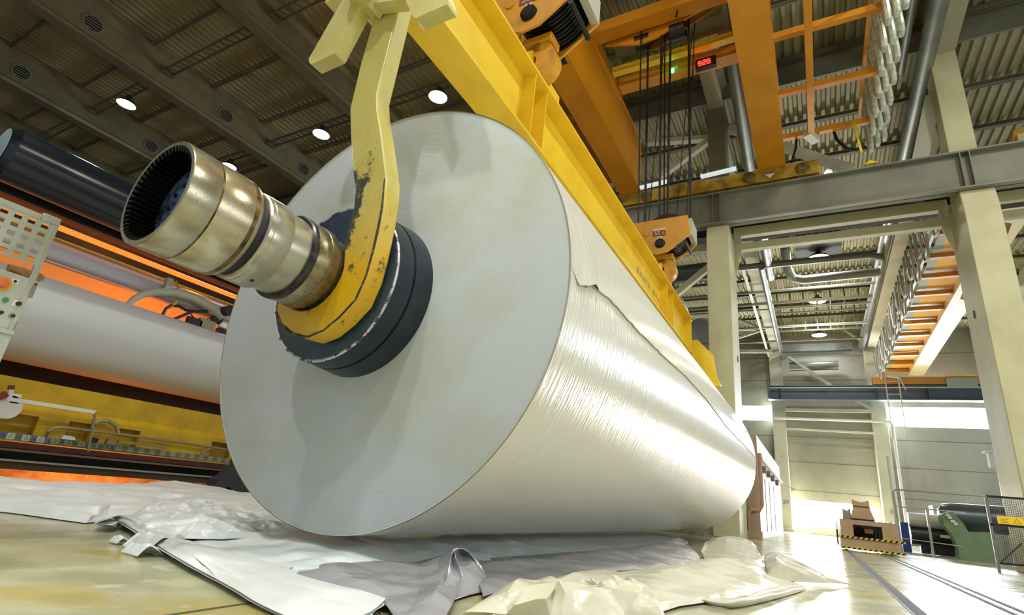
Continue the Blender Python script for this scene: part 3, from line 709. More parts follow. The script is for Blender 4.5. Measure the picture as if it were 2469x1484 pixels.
yo = solid(clean(yk), 13.72, 13.80).build('cross_plate', yellow, sb)
m = MB(); m.lathe([(13.6, .158), (13.98, .158), (13.98, 0)], (-2.80, 0, 4.10), 'y', 24); m.build('pivot_pin', pale, sb)

# ------------------------------------------------------------------ winder machine at the left
sbase = thing('winder_machine', 'yellow painted winder base beam with numbered tape, behind the roll at left', 'machine frame', (-10.3, 6, 0))
yel2 = mat('dull_yellow_paint', 'c9a30c', .5, col2='a3860f', scale=2, thr=(.4, .7), bump=.05)
MY0, MY1 = -2.6, 14.2
# face with recessed pockets: built from panels around the pockets
zs0, zs1, z2, z3 = .60, .94, 1.37, .49
pk = [(atx(-40, 1000, -10).y, atx(92, 1015, -10).y), (atx(164, 1030, -10).y, atx(218, 1040, -10).y), (atx(285, 1045, -10).y, atx(336, 1052, -10).y), (atx(511, 1070, -10).y, atx(560, 1075, -10).y)]
pk = [(a, b_) for a, b_ in pk if b_ > a]
m = MB(); ycur = MY0
for a, b_ in pk:
    m.box(-10.25, -10, ycur, a, zs0, .87); m.box(-10.25, -10.16, a, b_, zs0, .87); ycur = b_
m.box(-10.25, -10, ycur, MY1, zs0, .87)
m.box(-10.25, -10, MY0, MY1, .87, .94)
m.prism([(-10, .94), (-10.09, 1.02), (-10.09, 1.37), (-10.9, 1.37), (-10.9, .94)], MY0, MY1)
m.box(-10.3, -9.98, MY0, MY1, .49, .505); m.box(-10.9, -10.25, MY0, MY1, .49, .94)
m.build('base_beam', yel2, sbase)
MB().box(-9.995, -9.985, MY0, MY1, .40, .485).build('red_strip', mat('dark_red_paint', '4a1410', .5), sbase)
MB().box(-10.05, -9.9, MY0, MY1, .36, .39).build('slot_lip', mat('brown_edge', '6b5440', .5), sbase)
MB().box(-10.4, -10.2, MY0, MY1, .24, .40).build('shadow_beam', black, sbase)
m = MB(); m.box(-10.15, -9.85, MY0, MY1, .225, .25); m.build('grey_rail', mat('rail_grey', '9aa093', .4, .4), sbase)
m = MB(); m.box(-10.12, -9.9, MY0, MY1, .12, .225); m.build('rail_side', mat('rail_olive', '3d3820', .5), sbase)
# numbered measuring tape
ya, yb = atx(8, 1048, -9.99).y, atx(27, 1050, -9.99).y
pit = yb-ya
tp_w, tp_b = mat('tape_pale', 'b9bfc0', .5), mat('tape_blue', '5f7288', .5)
for k in range(-6, 40):
    yc = ya+(k)*pit
    num = 10+k
    if num < 4 or yc > 12: continue
    o = MB().box(-9.998, -9.992, yc-pit/2, yc+pit/2, .515, .60).build('tape_square', (tp_w if num % 2 else tp_b) if num < 17 else mat('tape_dirty_pale', '868a6c', .6) if num % 2 else mat('tape_dirty_blue', '5c6a62', .6), sbase)
    if num <= 26:
        text('tape_number', str(num), .055, (-9.991, yc, .545), (math.pi/2, 0, math.pi/2), black, o, .0008)
        MB().prism([(yc-.008, .575), (yc+.008, .575), (yc, .59)], -9.992, -9.9905, 'yz').build('tape_tick', black, o)
# pipes on the face
grey_pipe = mat('grey_pipe', '8b8468', .4, .3)
def ax(px, py, x=-9.9): return atx(px, py, x)
m = MB(); m.tube([ax(112, 1052, -9.97), ax(118, 1040), ax(130, 1033), ax(150, 1031), ax(300, 1049), ax(450, 1070), ax(545, 1085), ax(600, 1092), ax(800, 1120)], .022, 10); m.build('guard_rail', grey_pipe, sbase)
m = MB(); m.tube([ax(228, 1022), ax(240, 1016), ax(262, 1016), ax(280, 1028), ax(285, 1048)], .03, 10); m.build('hose_arc', grey_pipe, sbase)
MB().box(-9.98, -9.9, ax(222, 1055).y, ax(240, 1055).y, .60, .67).build('clamp', black, sbase)
MB().box(-9.98, -9.9, ax(262, 1058).y, ax(282, 1060).y, .60, .68).build('clamp', grey_pipe, sbase)
MB().bar(ax(285, 1065), ax(400, 1080), .04, .04).build('lower_rod', grey_pipe, sbase)
MB().tube([ax(485, 1092), ax(500, 1085), ax(515, 1080)], .02, 8).build('hose_stub', grey_pipe, sbase)
MB().prism([(ax(155, 1055).y, .60), (ax(190, 1058).y, .60), (ax(186, 1053).y, .65), (ax(160, 1050).y, .66)], -9.99, -9.97, 'yz').build('taped_patch', white_m, sbase)
# white swing arm
wa = thing('white_swing_arm', 'white measuring arm with hanging rod in front of the yellow winder base', 'arm', ax(30, 967, -9.7))
A, B = atx(14, 962, -9.7), atx(230, 995, -9.7)
MB().bar(A, B, .03, .055).build('arm_bar', white_m, wa, bevel=.004)
MB().bar(B, atx(212, 1090, -9.7), .03, .03).build('hanging_rod', grey_pipe, wa)
MB().bar(atx(22, 962, -9.72), atx(27, 936, -9.72), .05, .05).build('upright', white_m, wa)
MB().bar(atx(26, 940, -9.72), atx(28, 930, -9.72), .06, .06).build('upright_cap', mat('brown_cap', '5b3a2c', .5), wa)
MB().box(-9.78, -9.7, atx(20, 970, -9.72).y, atx(46, 970, -9.72).y, .98, 1.12).build('clamp_block', white_m, wa, bevel=.01)
m = MB(); m.lathe([(-.1, 0), (-.1, .16), (.1, .16), (.1, 0)], (-9.8, atx(5, 1000, -9.8).y, .93), 'x', 24); m.build('round_motor', white_m, wa)
MB().bar(atx(-10, 962, -9.7), atx(16, 950, -9.7), .08, .08).build('red_lever', mat('brick_red', '7d2f22', .5), wa)
# winder roll
t = thing('winder_roll', 'white paper roll on the winder, left of the hanging roll', 'paper roll', (-11, 7, 1.68))
m = MB(); m.lathe([(0, 0), (0, .712), (12.6, .712), (12.6, 0)], (-11, .9, 2.39), 'y', 96); m.build('wound_surface', mat('smooth_white_paper', 'c3c7c8', .38, spec=.4), t)
m = MB(); m.lathe([(-1.2, 0), (-1.2, .12), (15, .12), (15, 0)], (-11, -.6, 2.39), 'y', 24); m.build('core_shaft', dark_steel, t)
for yy in (-1.0, 14.0):
    MB().prism([(-11.6, 0), (-10.6, 0), (-10.8, 2.2), (-10.8, 2.55), (-11.2, 2.55), (-11.2, 2.2)], yy, yy+.15).build('bearing_stand', yel2, t)
# grey pressure roller and clutter
t = thing('grey_roller', 'grey pressure roller above the winder roll', 'roller', (-11.5, 7, 3.5))
m = MB(); m.lathe([(0, 0), (0, .185), (14, .185), (14, 0)], (-11.5, .5, 3.70), 'y', 48); m.build('roller_body', mat('roller_grey', 'bdbcc2', .4), t)
MB().box(-11.75, -11.6, .5, 14.5, 3.92, 3.98).build('rail', grey_pipe, t)
MB().box(-11.5, -11.42, .5, 14.5, 3.92, 3.945).build('yellow_tape', mat('tape_yellow', 'b8a83c', .5), t)
MB().box(-11.45, -11.36, .5, 14.5, 3.47, 3.50).build('lower_strip', mat('pink_grey_strip', 'b5a49c', .4), t)
for yy in (.3, 14.5):
    MB().box(-11.9, -11.3, yy, yy+.12, 0, 4.9).build('roller_stand', dark_steel, t)
arm2 = thing('curved_clamp_arm', 'pale grey curved arm with black hoses reaching over the winder roll', 'machine arm', atx(420, 710, -11.2))
def a2(px, py, x=-11.2): return atx(px, py, x)
m = MB(); m.tube([a2(305, 738), a2(322, 722), a2(345, 710), a2(375, 704), a2(420, 705), a2(465, 718), a2(510, 742), a2(535, 765)], [.05, .06, .07, .08, .09, .10, .11, .10], 12); m.build('arm_tube', mat('pale_arm_grey', 'a3a698', .45), arm2)
MB().bar(a2(400, 705), a2(409, 672), .12, .12).build('arm_post', mat('pale_arm_grey', 'a3a698', .45), arm2)
m = MB(); m.lathe([(-.1, 0), (-.1, .12), (.1, .12), (.1, 0)], tuple(a2(548, 750, -11.05)), 'x', 20); m.build('pivot_motor', dark_steel, arm2)
m = MB(); m.tube([a2(392, 760), a2(400, 745), a2(412, 737), a2(432, 739), a2(448, 748), a2(470, 752), a2(500, 751)], .03, 8); m.build('black_hose', black, arm2)
m = MB(); m.tube([a2(415, 772), a2(440, 762), a2(455, 755), a2(470, 752)], .03, 8); m.build('black_hose', black, arm2)
m = MB(); m.tube([a2(455, 752), a2(470, 770), a2(490, 774), a2(515, 764)], .012, 6); m.build('thin_wire', dark_steel, arm2)
m = MB(); m.tube([a2(424, 678), a2(430, 690), a2(429, 700)], .02, 6); m.build('yellow_cord', yel2, arm2)
MB().bar(a2(425, 728), a2(410, 742), .05, .05).build('yellow_cord', yel2, arm2)
for q, s_, mm in (((470, 778), .16, dark_steel), ((500, 783), .18, grey_pipe), ((525, 772), .12, dark_steel), ((540, 785), .1, white_m), ((538, 803), .14, dark_steel), ((553, 806), .1, dark_steel)):
    p_ = a2(*q); MB().box(p_.x-.1, p_.x+.02, p_.y-s_, p_.y+s_, p_.z-s_*.6, p_.z+s_*.6).build('valve_block', mm, arm2, bevel=.02)
# panel with orange glow in its paint, roller reflection made to glow, black roller, dark beam
tag(MB().box(-13.9, -13.8, -2, 15, -.3, 4.42).build('lit_panel', mat('panel_orange_glow_tint', 'e39a48', .6), loc=(-13.85, 6, 0)), 'flat machine panel coloured with the orange glow behind the grey roller', 'panel')  # orange of the work light is put into the panel colour
m = MB(); m.tube([(-11.3, .6, 4.09), (-11.3, 14.5, 4.09)], .05, 14)
tag(m.build('orange_reflection_roller', mat('orange_reflection_glow', 'ff7a26', .4, emit=1.15), loc=(-11.3, 7, 4.09)), 'thin roller with a glowing orange reflection under the black roller', 'lamp')  # emission stands in for orange light reflected on a roller
t = thing('black_roller', 'large black roller above the winder, upper left', 'roller', (-10.5, 7, 4.2))
m = MB(); m.lathe([(0, .36), (.06, .40), (.10, .437), (13, .437), (13, 0)], (-10.5, 2.0, 4.63), 'y', 64); m.build('roller_body', mat('gloss_black_cover', '0d1a24', .22, spec=.6), t)
m = MB(); m.lathe([(0, 0), (0, .37)], (-10.5, 1.99, 4.63), 'y', 40); m.build('end_cap', mat('pale_end_cap', 'b9d4dc', .35), t)
m = MB(); m.lathe([(0, 0), (0, .06), (.5, .06)], (-10.5, 1.5, 4.63), 'y', 16); m.build('shaft_stub', dark_steel, t)
MB().box(-11.2, -10.9, .5, 14.6, 4.0+.17, 4.45).build('dark_beam', black, t)
MB().box(-10.9, -10.2, 14.75, 14.9, 0, 5.0).build('end_stand', dark_steel, t)
tag(MB().box(-13.9, -13.7, -2, 15, 4.42, 5.6).build('glow_block_panel', mat('brown_black', '2e2a26', .35, .2), loc=(-13.8, 6, 4.4)), 'dark glow-blocking panel between the grey roller and the black roller', 'beam')  # dark panel added to cut off the orange glow above the roller
# orange work lights inside the machine (hidden behind the roll and beam)
def area(name, loc, target, sx_, sy_, energy, col, parent=None):
    ld = bpy.data.lights.new(name, 'AREA'); ld.shape = 'RECTANGLE'; ld.size = sx_; ld.size_y = sy_; ld.energy = energy; ld.color = col
    lo = bpy.data.objects.new(name, ld); COL.objects.link(lo); lo.location = loc
    lo.rotation_euler = (Vector(target)-Vector(loc)).to_track_quat('-Z', 'Y').to_euler()
    return lo
area('machine_work_light', (-12.7, 6, 2.6), (-13.8, 6, 3.6), .25, 12, 150, (1, .29, .03))
area('pit_work_light', (-12.2, 6, .7), (-13.7, 6, -.1), .3, 13, 230, (1, .48, .09))
tag(MB().box(-12.5, -12.3, -2, 14.5, 1.3, 2.1).build('gap_shade_plate', black, loc=(-12.4, 6, 0)), 'dark plate standing for the shade in the gap behind the winder roll', 'beam')  # dark plate put in for the shade of the gap, also blocks pit glow
# dark bracket with two feet
t = thing('dark_stand', 'dark bracket with two feet at the lower left edge of the hanging roll', 'stand', atz(560, 1190, 0))
bx = -9.2
P = [(525, 1178), (521, 1168), (527, 1158), (545, 1150), (562, 1132), (600, 1110), (640, 1150), (620, 1200), (592, 1200), (584, 1186), (576, 1190), (562, 1188), (558, 1178), (545, 1174), (543, 1180)]
P = [(atx(a, b_, bx).y, atx(a, b_, bx).z) for a, b_ in P]
tri = mathutils.geometry.tessellate_polygon([[Vector((a, b_, 0)) for a, b_ in P]]); n = len(P)
MB().add([(bx, a, b_) for a, b_ in P]+[(bx-.3, a, b_) for a, b_ in P], [list(q) for q in tri]+[[i+n for i in q][::-1] for q in tri]+[[i, (i+1) % n, n+(i+1) % n, n+i] for i in range(n)]).build('bracket_body', mat('charcoal', '23262a', .6), t, bevel=.02)
# bits of broke in the pit
scrap_m = mat('paper_scrap_white', 'd8c8b4', .7)
for i in range(26):
    y = 3.2+i*.42+random.uniform(-.1, .1); x = random.uniform(-12.9, -10.8)
    m = MB(); rows = []
    for a in range(4): rows.append([(x+a*.1+random.uniform(-.03, .03), y+b_*.12+random.uniform(-.04, .04), -.33+random.uniform(0, .06)) for b_ in range(4)])
    m.grid(rows); tag(m.build('paper_scrap', scrap_m, loc=(x, y, -.34)), 'torn scrap of paper lying in the orange lit pit', 'scrap', 'paper scraps in the pit')

# ------------------------------------------------------------------ control cabinet at the left edge
cc = thing('control_cabinet', 'pale operator cabinet with perforated guard and buttons at the left edge', 'control cabinet', (-3.9, .5, 0))
px_ = -3.8; cab = mat('cabinet_grey', 'b3b7a6', .5, col2='a3a695', scale=4)
ztop = 1.745; yr = 1.10; zl = atx(90, 672, px_).z; zb = atx(45, 800, px_).z
# perforated sheet
hy, hz = .0375, .052
ny = 14; m = MB(); y1 = yr-.03; z1 = ztop-.035
for i in range(ny):
    for k in range(int((z1-zl-.02)/hz)):
        ya_, yb_ = y1-(i+1)*.062, y1-i*.062; za, zb_ = z1-(k+1)*hz, z1-k*hz
        a, b_, c, d = ya_+.014, yb_-.014, za+.012, zb_-.012
        m.add([(px_, ya_, za), (px_, yb_, za), (px_, yb_, zb_), (px_, ya_, zb_), (px_, a, c), (px_, b_, c), (px_, b_, d), (px_, a, d)], [(0, 1, 5, 4), (1, 2, 6, 5), (2, 3, 7, 6), (3, 0, 4, 7)])
        m.add([(px_, a, c), (px_, b_, c), (px_, b_, d), (px_, a, d), (px_-.004, a, c), (px_-.004, b_, c), (px_-.004, b_, d), (px_-.004, a, d)], [(0, 1, 5, 4), (1, 2, 6, 5), (2, 3, 7, 6), (3, 0, 4, 7)])
m.build('perforated_guard', cab, cc, recalc=False)
MB().box(px_-.03, px_+.002, y1-ny*.062, yr-.09, z1, ztop).build('top_frame', cab, cc, bevel=.003)
MB().box(px_-.03, px_+.002, yr-.09, yr, z1, ztop+.015).build('top_corner', cab, cc, bevel=.006)
MB().box(px_-.03, px_+.004, y1, yr, zb, z1).build('side_frame', cab, cc, bevel=.003)
MB().box(px_-.22, px_, y1-ny*.062, yr, zb, zl-.012).build('control_box', mat('box_grey', 'b5b8ae', .45), cc, bevel=.004)
MB().box(px_-.23, px_+.012, y1-ny*.062, yr+.004, zb-.03, zb).build('base_lip', cab, cc, bevel=.004)
for (q0, q1) in (((103, 695), (88, 722)), ((62, 780), (50, 802))):
    p0, p1 = atx(q0[0], q0[1], px_), atx(q1[0], q1[1], px_)
    MB().box(px_-.01, px_+.012, yr-.004, yr+.014, p1.z, p0.z).build('hinge', mat('hinge_metal', '8f8a7c', .4, .5), cc)
MB().box(px_-.05, px_, yr-.09, yr, 0, zb-.03).build('leg', cab, cc)
m = MB()
for k in range(16):
    z = zb-.05-k*.05
    m.box(px_-.012, px_-.008, .1, yr-.09, z-.01, z+.004)
for k in range(18):
    m.box(px_-.013, px_-.007, .1+k*.055, .1+k*.055+.012, .1, zb-.03)
m.build('black_grille', black, cc)
def knob(name, px, py, prof, mm, parent=cc, n=20):
    p_ = atx(px, py, px_)
    m = MB(); m.lathe([(a, b_) for a, b_ in prof], (px_, p_.y, p_.z), 'x', n); return m.build(name, mm, parent)
def plate(name, q, w2, h2, mm, parent=cc, t_=.002):
    p_ = atx(q[0], q[1], px_); return MB().box(px_, px_+t_, p_.y-w2, p_.y+w2, p_.z-h2, p_.z+h2).build(name, mm, parent)
es = knob('emergency_stop_collar', 5, 684, [(0, .042), (.004, .042), (.006, .0)], mat('collar_yellow', 'd9a416', .4))
knob('emergency_stop_button', 5, 683, [(.005, .015), (.02, .015), (.022, .026), (.034, .022), (.036, 0)], mat('stop_orange', 'd9683a', .4), es)
ks = plate('key_switch_plate', (36, 679), .016, .014, white_m); knob('key_switch', 36, 679, [(.002, .007), (.008, .007), (.008, 0)], black, ks)
knob('green_button', 13, 724, [(0, .013), (.01, .013), (.011, 0)], mat('button_green', '0f8a55', .4))
rs = plate('rotary_switch_plate', (43, 733), .022, .018, white_m); knob('rotary_switch', 44, 733, [(.002, .013), (.016, .012), (.016, 0)], black, rs)
knob('black_button', 2, 754, [(0, .010), (.012, .010), (.012, 0)], black)
bb = knob('button_bezel', 28, 762, [(0, .014), (.004, .014), (.004, 0)], mat('bezel_grey', '8a8d86', .4, .4)); knob('black_button', 30, 762, [(.004, .009), (.014, .009), (.014, 0)], black, bb)
dpl = plate('black_display', (81, 686), .016, .010, black); text('display_mark', '888', .014, (px_+.0025, atx(81, 686, px_).y, atx(81, 686, px_).z), (math.pi/2, 0, math.pi/2), mat('dim_red', 'a8402a', .5), dpl, .0004)
p_ = atx(77, 697, px_); MB().prism([(p_.y-.009, p_.z), (p_.y, p_.z+.010), (p_.y+.009, p_.z), (p_.y+.004, p_.z), (p_.y+.004, p_.z-.009), (p_.y-.004, p_.z-.009), (p_.y-.004, p_.z)], px_, px_+.002, 'yz').build('red_arrow', mat('arrow_red', 'c8321f', .5), cc)
for q, w2, h2 in (((18, 717), .02, .003), ((48, 723), .02, .003), ((33, 753), .012, .004), ((27, 770), .012, .003), ((2, 700), .008, .006)): plate('yellow_label', q, w2, h2, mat('label_yellow', 'cdb640', .5), t_=.001)
# tan glove lying on the ledge
gp = atx(72, 662, px_-.03)
gv = thing('work_glove', 'tan work glove lying on the ledge above the cabinet buttons', 'glove', gp)
gm_ = mat('tan_leather', 'a07a4a', .8, col2='8a6438', scale=20)
m = MB(); m.tube([gp+Vector((0, -.10, .0)), gp+Vector((0, -.04, .004)), gp+Vector((0, .02, .0))], [.02, .024, .02], 10); m.build('glove_palm', gm_, gv)
for k, (dz, ln_) in enumerate(((.016, .045), (.006, .055), (-.005, .05), (-.015, .04))):
    m = MB(); m.tube([gp+Vector((0, .015, dz)), gp+Vector((.004, .015+ln_*.6, dz*1.1)), gp+Vector((0, .015+ln_, dz*1.05-.004))], [.0075, .007, .005], 8); m.build('glove_finger', gm_, gv)
m = MB(); m.tube([gp+Vector((.01, -.05, -.006)), gp+Vector((.018, -.02, -.018)), gp+Vector((.014, .005, -.022))], [.008, .008, .006], 8); m.build('glove_thumb', gm_, gv)

# ------------------------------------------------------------------ far bay: pillars, blue runway, pipes
for x0, x1, lb, num in ((-2.75, -1.85, 'wall pillar left of the bright low window on the far wall', '29'), (3.72, 4.62, 'wall pillar right of the transport cart on the far wall', '30')):
    t = thing('wall_pillar', lb, 'pillar', ((x0+x1)/2, 46.4, 0))
    MB().box(x0, x1, 46.0, 46.98, 0, 13.55).build('pillar_body', creamw, t, bevel=.03)
    MB().box(x0-.12, x1+.12, 45.85, 46.98, 0, .25).build('plinth', creamw, t)
    text('pillar_number', num, .42, ((x0+x1)/2+.1, 45.985, 2.0), (math.pi/2, 0, 0), mat('faint_grey_ink', '77756a', .6), t)
t = thing('far_runway_beam', 'blue grey steel runway beam along the far wall', 'beam', (4, 44.7, 9.3))
bluegrey = mat('blue_grey_steel', '49545f', .5)
m = MB(); ibeam(m, -2.75, 13.9, 44.7, 9.3, 10.35, .6, .03, .05); m.build('beam_body', bluegrey, t)
MB().box(-2.85, -2.7, 44.3, 45.05, 9.3, 10.7).build('end_plate', bluegrey, t)
MB().bar((-2.7, 44.32, 10.15), (13.9, 44.32, 10.15), .08, .08).build('conductor_rail', mat('pale_rail', 'a7abaa', .4), t)
for x in (-2.0, 1.0, 4.0, 7.0):
    MB().box(x-.015, x+.015, 44.4, 44.7, 9.35, 10.3).build('web_stiffener', bluegrey, t)
for x in (-2.3, 4.2):
    MB().box(x-.3, x+.3, 44.9, 46.0, 9.6, 10.0).build('wall_bracket', bluegrey, t)
for a, b, r, lb in ((aty(1895, 858, 45.8), aty(2010, 935, 45.8), .35, 'pale diagonal wall brace descending right above the blue beam'),
                    (aty(2060, 966, 45.8), aty(2108, 992, 45.8), .3, 'short pale wall brace below the blue beam')):
    brace(a, b, r, .2, creamw, lb)
brace((-1.9, 45.9, 7.35), (3.8, 45.9, 7.2), .12, .14, creamw, 'thin pale wall strip under the blue beam', 'wall_strip')
brace((-1.8, 45.8, 8.75), (3.7, 45.8, 8.75), .28, .22, creamw, 'upper horizontal pale wall rail between the pillars', 'wall_rail')
m = MB(); m.tube([(-2.6, 45.7, 8.1), (4.7, 45.7, 8.0), (4.85, 45.7, 7.8), (4.9, 45.7, 0.0)], .10, 10)
tag(m.build('white_pipe', mat('pale_pipe', 'cfcfc4', .4), loc=(1, 45.7, 8)), 'white pipe running along the far wall and down beside a pillar', 'pipe')
# bay two ducts and pipes under the roof
def pipe(name, pts, r, mm, label, cat='pipe', n=16):
    return tag(MB().tube(pts, r, n).build(name, mm, loc=pts[0]), label, cat)
pipe('ventilation_duct', [(3.78, -6, 14.0), (3.78, 18, 14.0), (3.7, 24, 13.8), (3.62, 45.9, 13.6)], .23, duct_m, 'long grey duct running from the top right past the right column to the far wall', 'duct')
pipe('thin_duct', [(3.25, 6, 14.3), (3.25, 16.9, 14.3)], .12, duct_m, 'thinner pale pipe running beside the long grey duct at top right')
pipe('ventilation_duct', [(-1.1, 6, 13.85), (-1.4, 18.6, 13.35), (-1.45, 30.0, 13.2)], .21, duct_m, 'pale grey duct passing behind the vertical orange girder, open end left of three lamps', 'duct')
pipe('thin_duct', [(-1.75, 28, 13.0), (-1.75, 46.5, 13.0)], .16, duct_m, 'thin vertical-looking duct beside the white roof girder of the far bay')
pipe('elbow_pipe', [(-6.5, 28.0, 13.1), (3.0, 28.3, 13.2), (3.5, 28.7, 13.2), (3.6, 29.4, 13.3)], .17, mat('dark_grey_pipe', '70716c', .4, .4), 'upper grey pipe with dark elbow crossing the far bay')
pipe('elbow_pipe', [(-.6, 28.5, 15.0), (-.6, 28.6, 14.2), (-.6, 29.6, 13.5), (-.4, 30.3, 13.2), (0.1, 30.5, 13.1), (3.6, 30.6, 13.2)], .24, mat('mid_grey_pipe', '8a8b85', .4, .4), 'thick lower grey pipe with elbow crossing the far bay')
for k, (y, z, r) in enumerate(((32.0, 13.2, .09), (34.0, 13.2, .10), (38.8, 13.2, .09), (42.2, 13.2, .08), (35.4, 13.3, .06))):
    lbs = ('first thin pipe below the thick elbow pipe', 'second thin brown pipe below the elbow pipe', 'third thin pipe of the far bay, behind the middle lamp', 'farthest thin pipe near the far lamp', 'thin conduit between the lamps of the far bay')
    pipe('cross_pipe', [(-7, y, z), (3.5, y, z)], r, mat('cross_pipe_brown', '77705c', .5, .2) if k % 2 else mat('cross_pipe_grey', '8b8c84', .4, .4), lbs[k], n=8)
for y, lb in ((36.3, 'nearer'), (40.2, 'farther')):
    lr = MB(); lr.box(-1.9, 3.4, y-.05, y+.05, 13.25, 13.35)
    for k in range(7): lr.box(-1.5+k*.75, -1.42+k*.75, y-.03, y+.03, 13.3, 15.0)
    tag(lr.build('pipe_hanger_rack', tray_m, loc=(1, y, 13.3)), lb+' hanger rack of vertical rods on a rail behind the middle lamp', 'rack')
tag(MB().box(-1.7, 2.9, 44.0, 45.0, 12.75, 13.45).build('rectangular_duct', duct_m, loc=(.5, 44.5, 12.75)), 'rectangular grey duct next to the farthest lamp', 'duct')
pipe('ventilation_duct', [(-1.3, 46.0, 12.2), (2.0, 46.0, 12.25)], .35, duct_m, 'dark round duct against the top of the far wall', 'duct')
tag(MB().box(-.15, 2.05, 28.9, 31.2, 14.75, 14.95).build('dark_hatch', mat('hatch_dark', '26281f', .6), loc=(1, 30, 14.75)), 'dark roof hatch panel above the nearest of the three lamps', 'hatch')
brace(aty(1990, 765, 43.5), aty(2072, 820, 43.5), .12, .12, cream, 'thin cream rod sloping down right beside the farthest lamp', 'tie_rod')
# truss left of white girder
t = thing('wind_truss', 'slim cream truss left of the white roof girder in the far bay', 'truss', (-2.7, 25, 12.5))
MB().bar((-2.72, 18.5, 13.5), (-2.72, 46, 13.1), .14, .14).build('top_chord', cream, t)
jn = aty(1842, 795, 40)
for q in ((1782, 772), (1782, 795), (1782, 815)):
    MB().bar(jn, aty(q[0], q[1], 40), .14, .14).build('truss_rod', creamw, t)
MB().bar(aty(1782, 848, 44), aty(1862, 848, 44), .2, .25).build('bottom_rail', creamw, t)
MB().bar(aty(1782, 825, 44), aty(1850, 828, 44), .06, .06).build('thin_rail', creamw, t)
# left of left column: pipes behind the hook, big tank duct
pipe('ventilation_duct', [(-9.5, 24.2, 11.3), (-3.2, 24.2, 11.4)], .42, mat('dark_duct', '4c504e', .4, .4), 'dark horizontal duct behind the far hook', 'duct')
pipe('ventilation_duct', [(-5.9, 24.4, 11.2), (-5.2, 24.6, 9.6), (-4.9, 24.8, 8.6)], .38, duct_m, 'sloping grey duct end right of the far hook', 'duct')
t = thing('exhaust_stack', 'large grey round duct with elbow dome standing behind the tail of the lifting beam', 'duct', (-4.2, 24.5, 0))
m = MB(); m.lathe([(0, .95), (5.6, .95), (5.65, .98), (5.7, .95), (7.6, .95), (8.3, .85), (8.8, .62), (9.05, .3), (9.1, 0)], (-4.2, 24.5, 0), 'z', 40); m.build('stack_body', mat('stack_grey', '8a8f8a', .5, .3), t)
m = MB(); m.lathe([(7.58, .96), (7.62, .98), (7.66, .96)], (-4.2, 24.5, 0), 'z', 40); m.build('stack_seam', mat('stack_seam', '6c706c', .5, .3), t)
# wall behind this part of the bay is the winder house: cream panel wall with pink end
t = thing('switch_cabinet', 'long white cabinet row with brown end, just right of the roll', 'cabinet', (-2.05, 24, 0))
MB().box(-2.5, -1.6, 18.6, 29.6, 0, 3.05).build('cabinet_body', mat('cabinet_white', 'e2e2dc', .5), t, bevel=.01)
endm = mat('cabinet_brown_end', 'a58c70', .6)
MB().box(-2.5, -1.6, 18.55, 18.6, .05, 3.05).build('brown_end_panel', endm, t)
MB().box(-2.2, -1.9, 18.45, 18.55, .3, 2.9).build('end_channel', mat('olive_brown', '8c7f60', .6), t)
MB().box(-2.5, -1.55, 18.3, 18.6, 0, .22).build('brown_plinth', endm, t)
m = MB(); m.tube([(-1.55, 18.75, 2.5), (-1.55, 18.75, .95), (-1.62, 18.6, .8), (-1.85, 18.45, .8), (-1.9, 18.45, .72), (-1.9, 18.45, .05)], .06, 10); m.build('drain_pipe', mat('pipe_brown', 'a88467', .5), t)
MB().bar((-1.5, 18.8, 2.35), (-1.5, 29.6, 2.3), .06, .1).build('cable_channel', white_m, t)
MB().bar((-1.5, 29.6, 2.3), (-1.0, 30.2, 2.1), .05, .06).build('channel_end', white_m, t)
for y in (20.0, 21.8, 23.8, 26.2): MB().box(-1.62, -1.48, y-.05, y+.05, 2.0, 2.22).build('bracket', mat('bracket_grey', '7c7468', .5), t)
for y0, y1 in ((20.8, 22.0), (22.6, 24.0), (24.8, 26.4)):
    d_ = MB().box(-1.6, -1.585, y0, y1, .2, 1.85).build('cabinet_door', mat('cabinet_white', 'e2e2dc', .5), t)
    MB().box(-1.6, -1.583, y0-.02, y0, .2, 1.87).build('door_gap', mat('gap_teal', '5e7a74', .6), d_)
for k in range(5):
    MB().tube([(-1.9, 21.0+k*1.5, 3.05), (-1.9, 21.0+k*1.5, 3.3), (-1.9, 21.5+k*1.5, 3.35)], .09, 8).build('top_valve', mat('valve_brown', '6b5348', .5), t)
t = thing('steel_door_cabinet', 'low grey steel cabinet under the far end of the roll', 'cabinet', (-3.4, 17.6, 0))
MB().box(-3.3, -2.62, 17.2, 18.4, 0, 1.3).build('cabinet_body', mat('steel_door_grey', '8b9088', .5), t, bevel=.01)
MB().box(-3.1, -2.8, 17.18, 17.2, .55, .58).build('slot_handle', dark_steel, t)
tag(MB().box(-6.2, -2.6, 15.0, 15.5, 0, .10).build('wood_beam', mat('old_wood', '8e8562', .7, col2='6f6748', scale=5), loc=(-4, 15.2, 0)), 'long flat wooden beam on the floor beyond the roll', 'beam')
# dark crate row with orange light seen under the roll
t = thing('warm_lit_rack', 'low rack glowing orange, seen through the gap under the roll', 'rack', (-5.5, 17, 0))
MB().box(-7.4, -3.5, 17.2, 17.5, .0, .09).build('rack_rail', black, t)
for k in range(6):
    MB().box(-7.2+k*.6, -6.9+k*.6, 17.0, 17.2, .02, .16).build('rack_lamp', mat('rack_amber', 'ff9a4a', .4, emit=1.0), t)

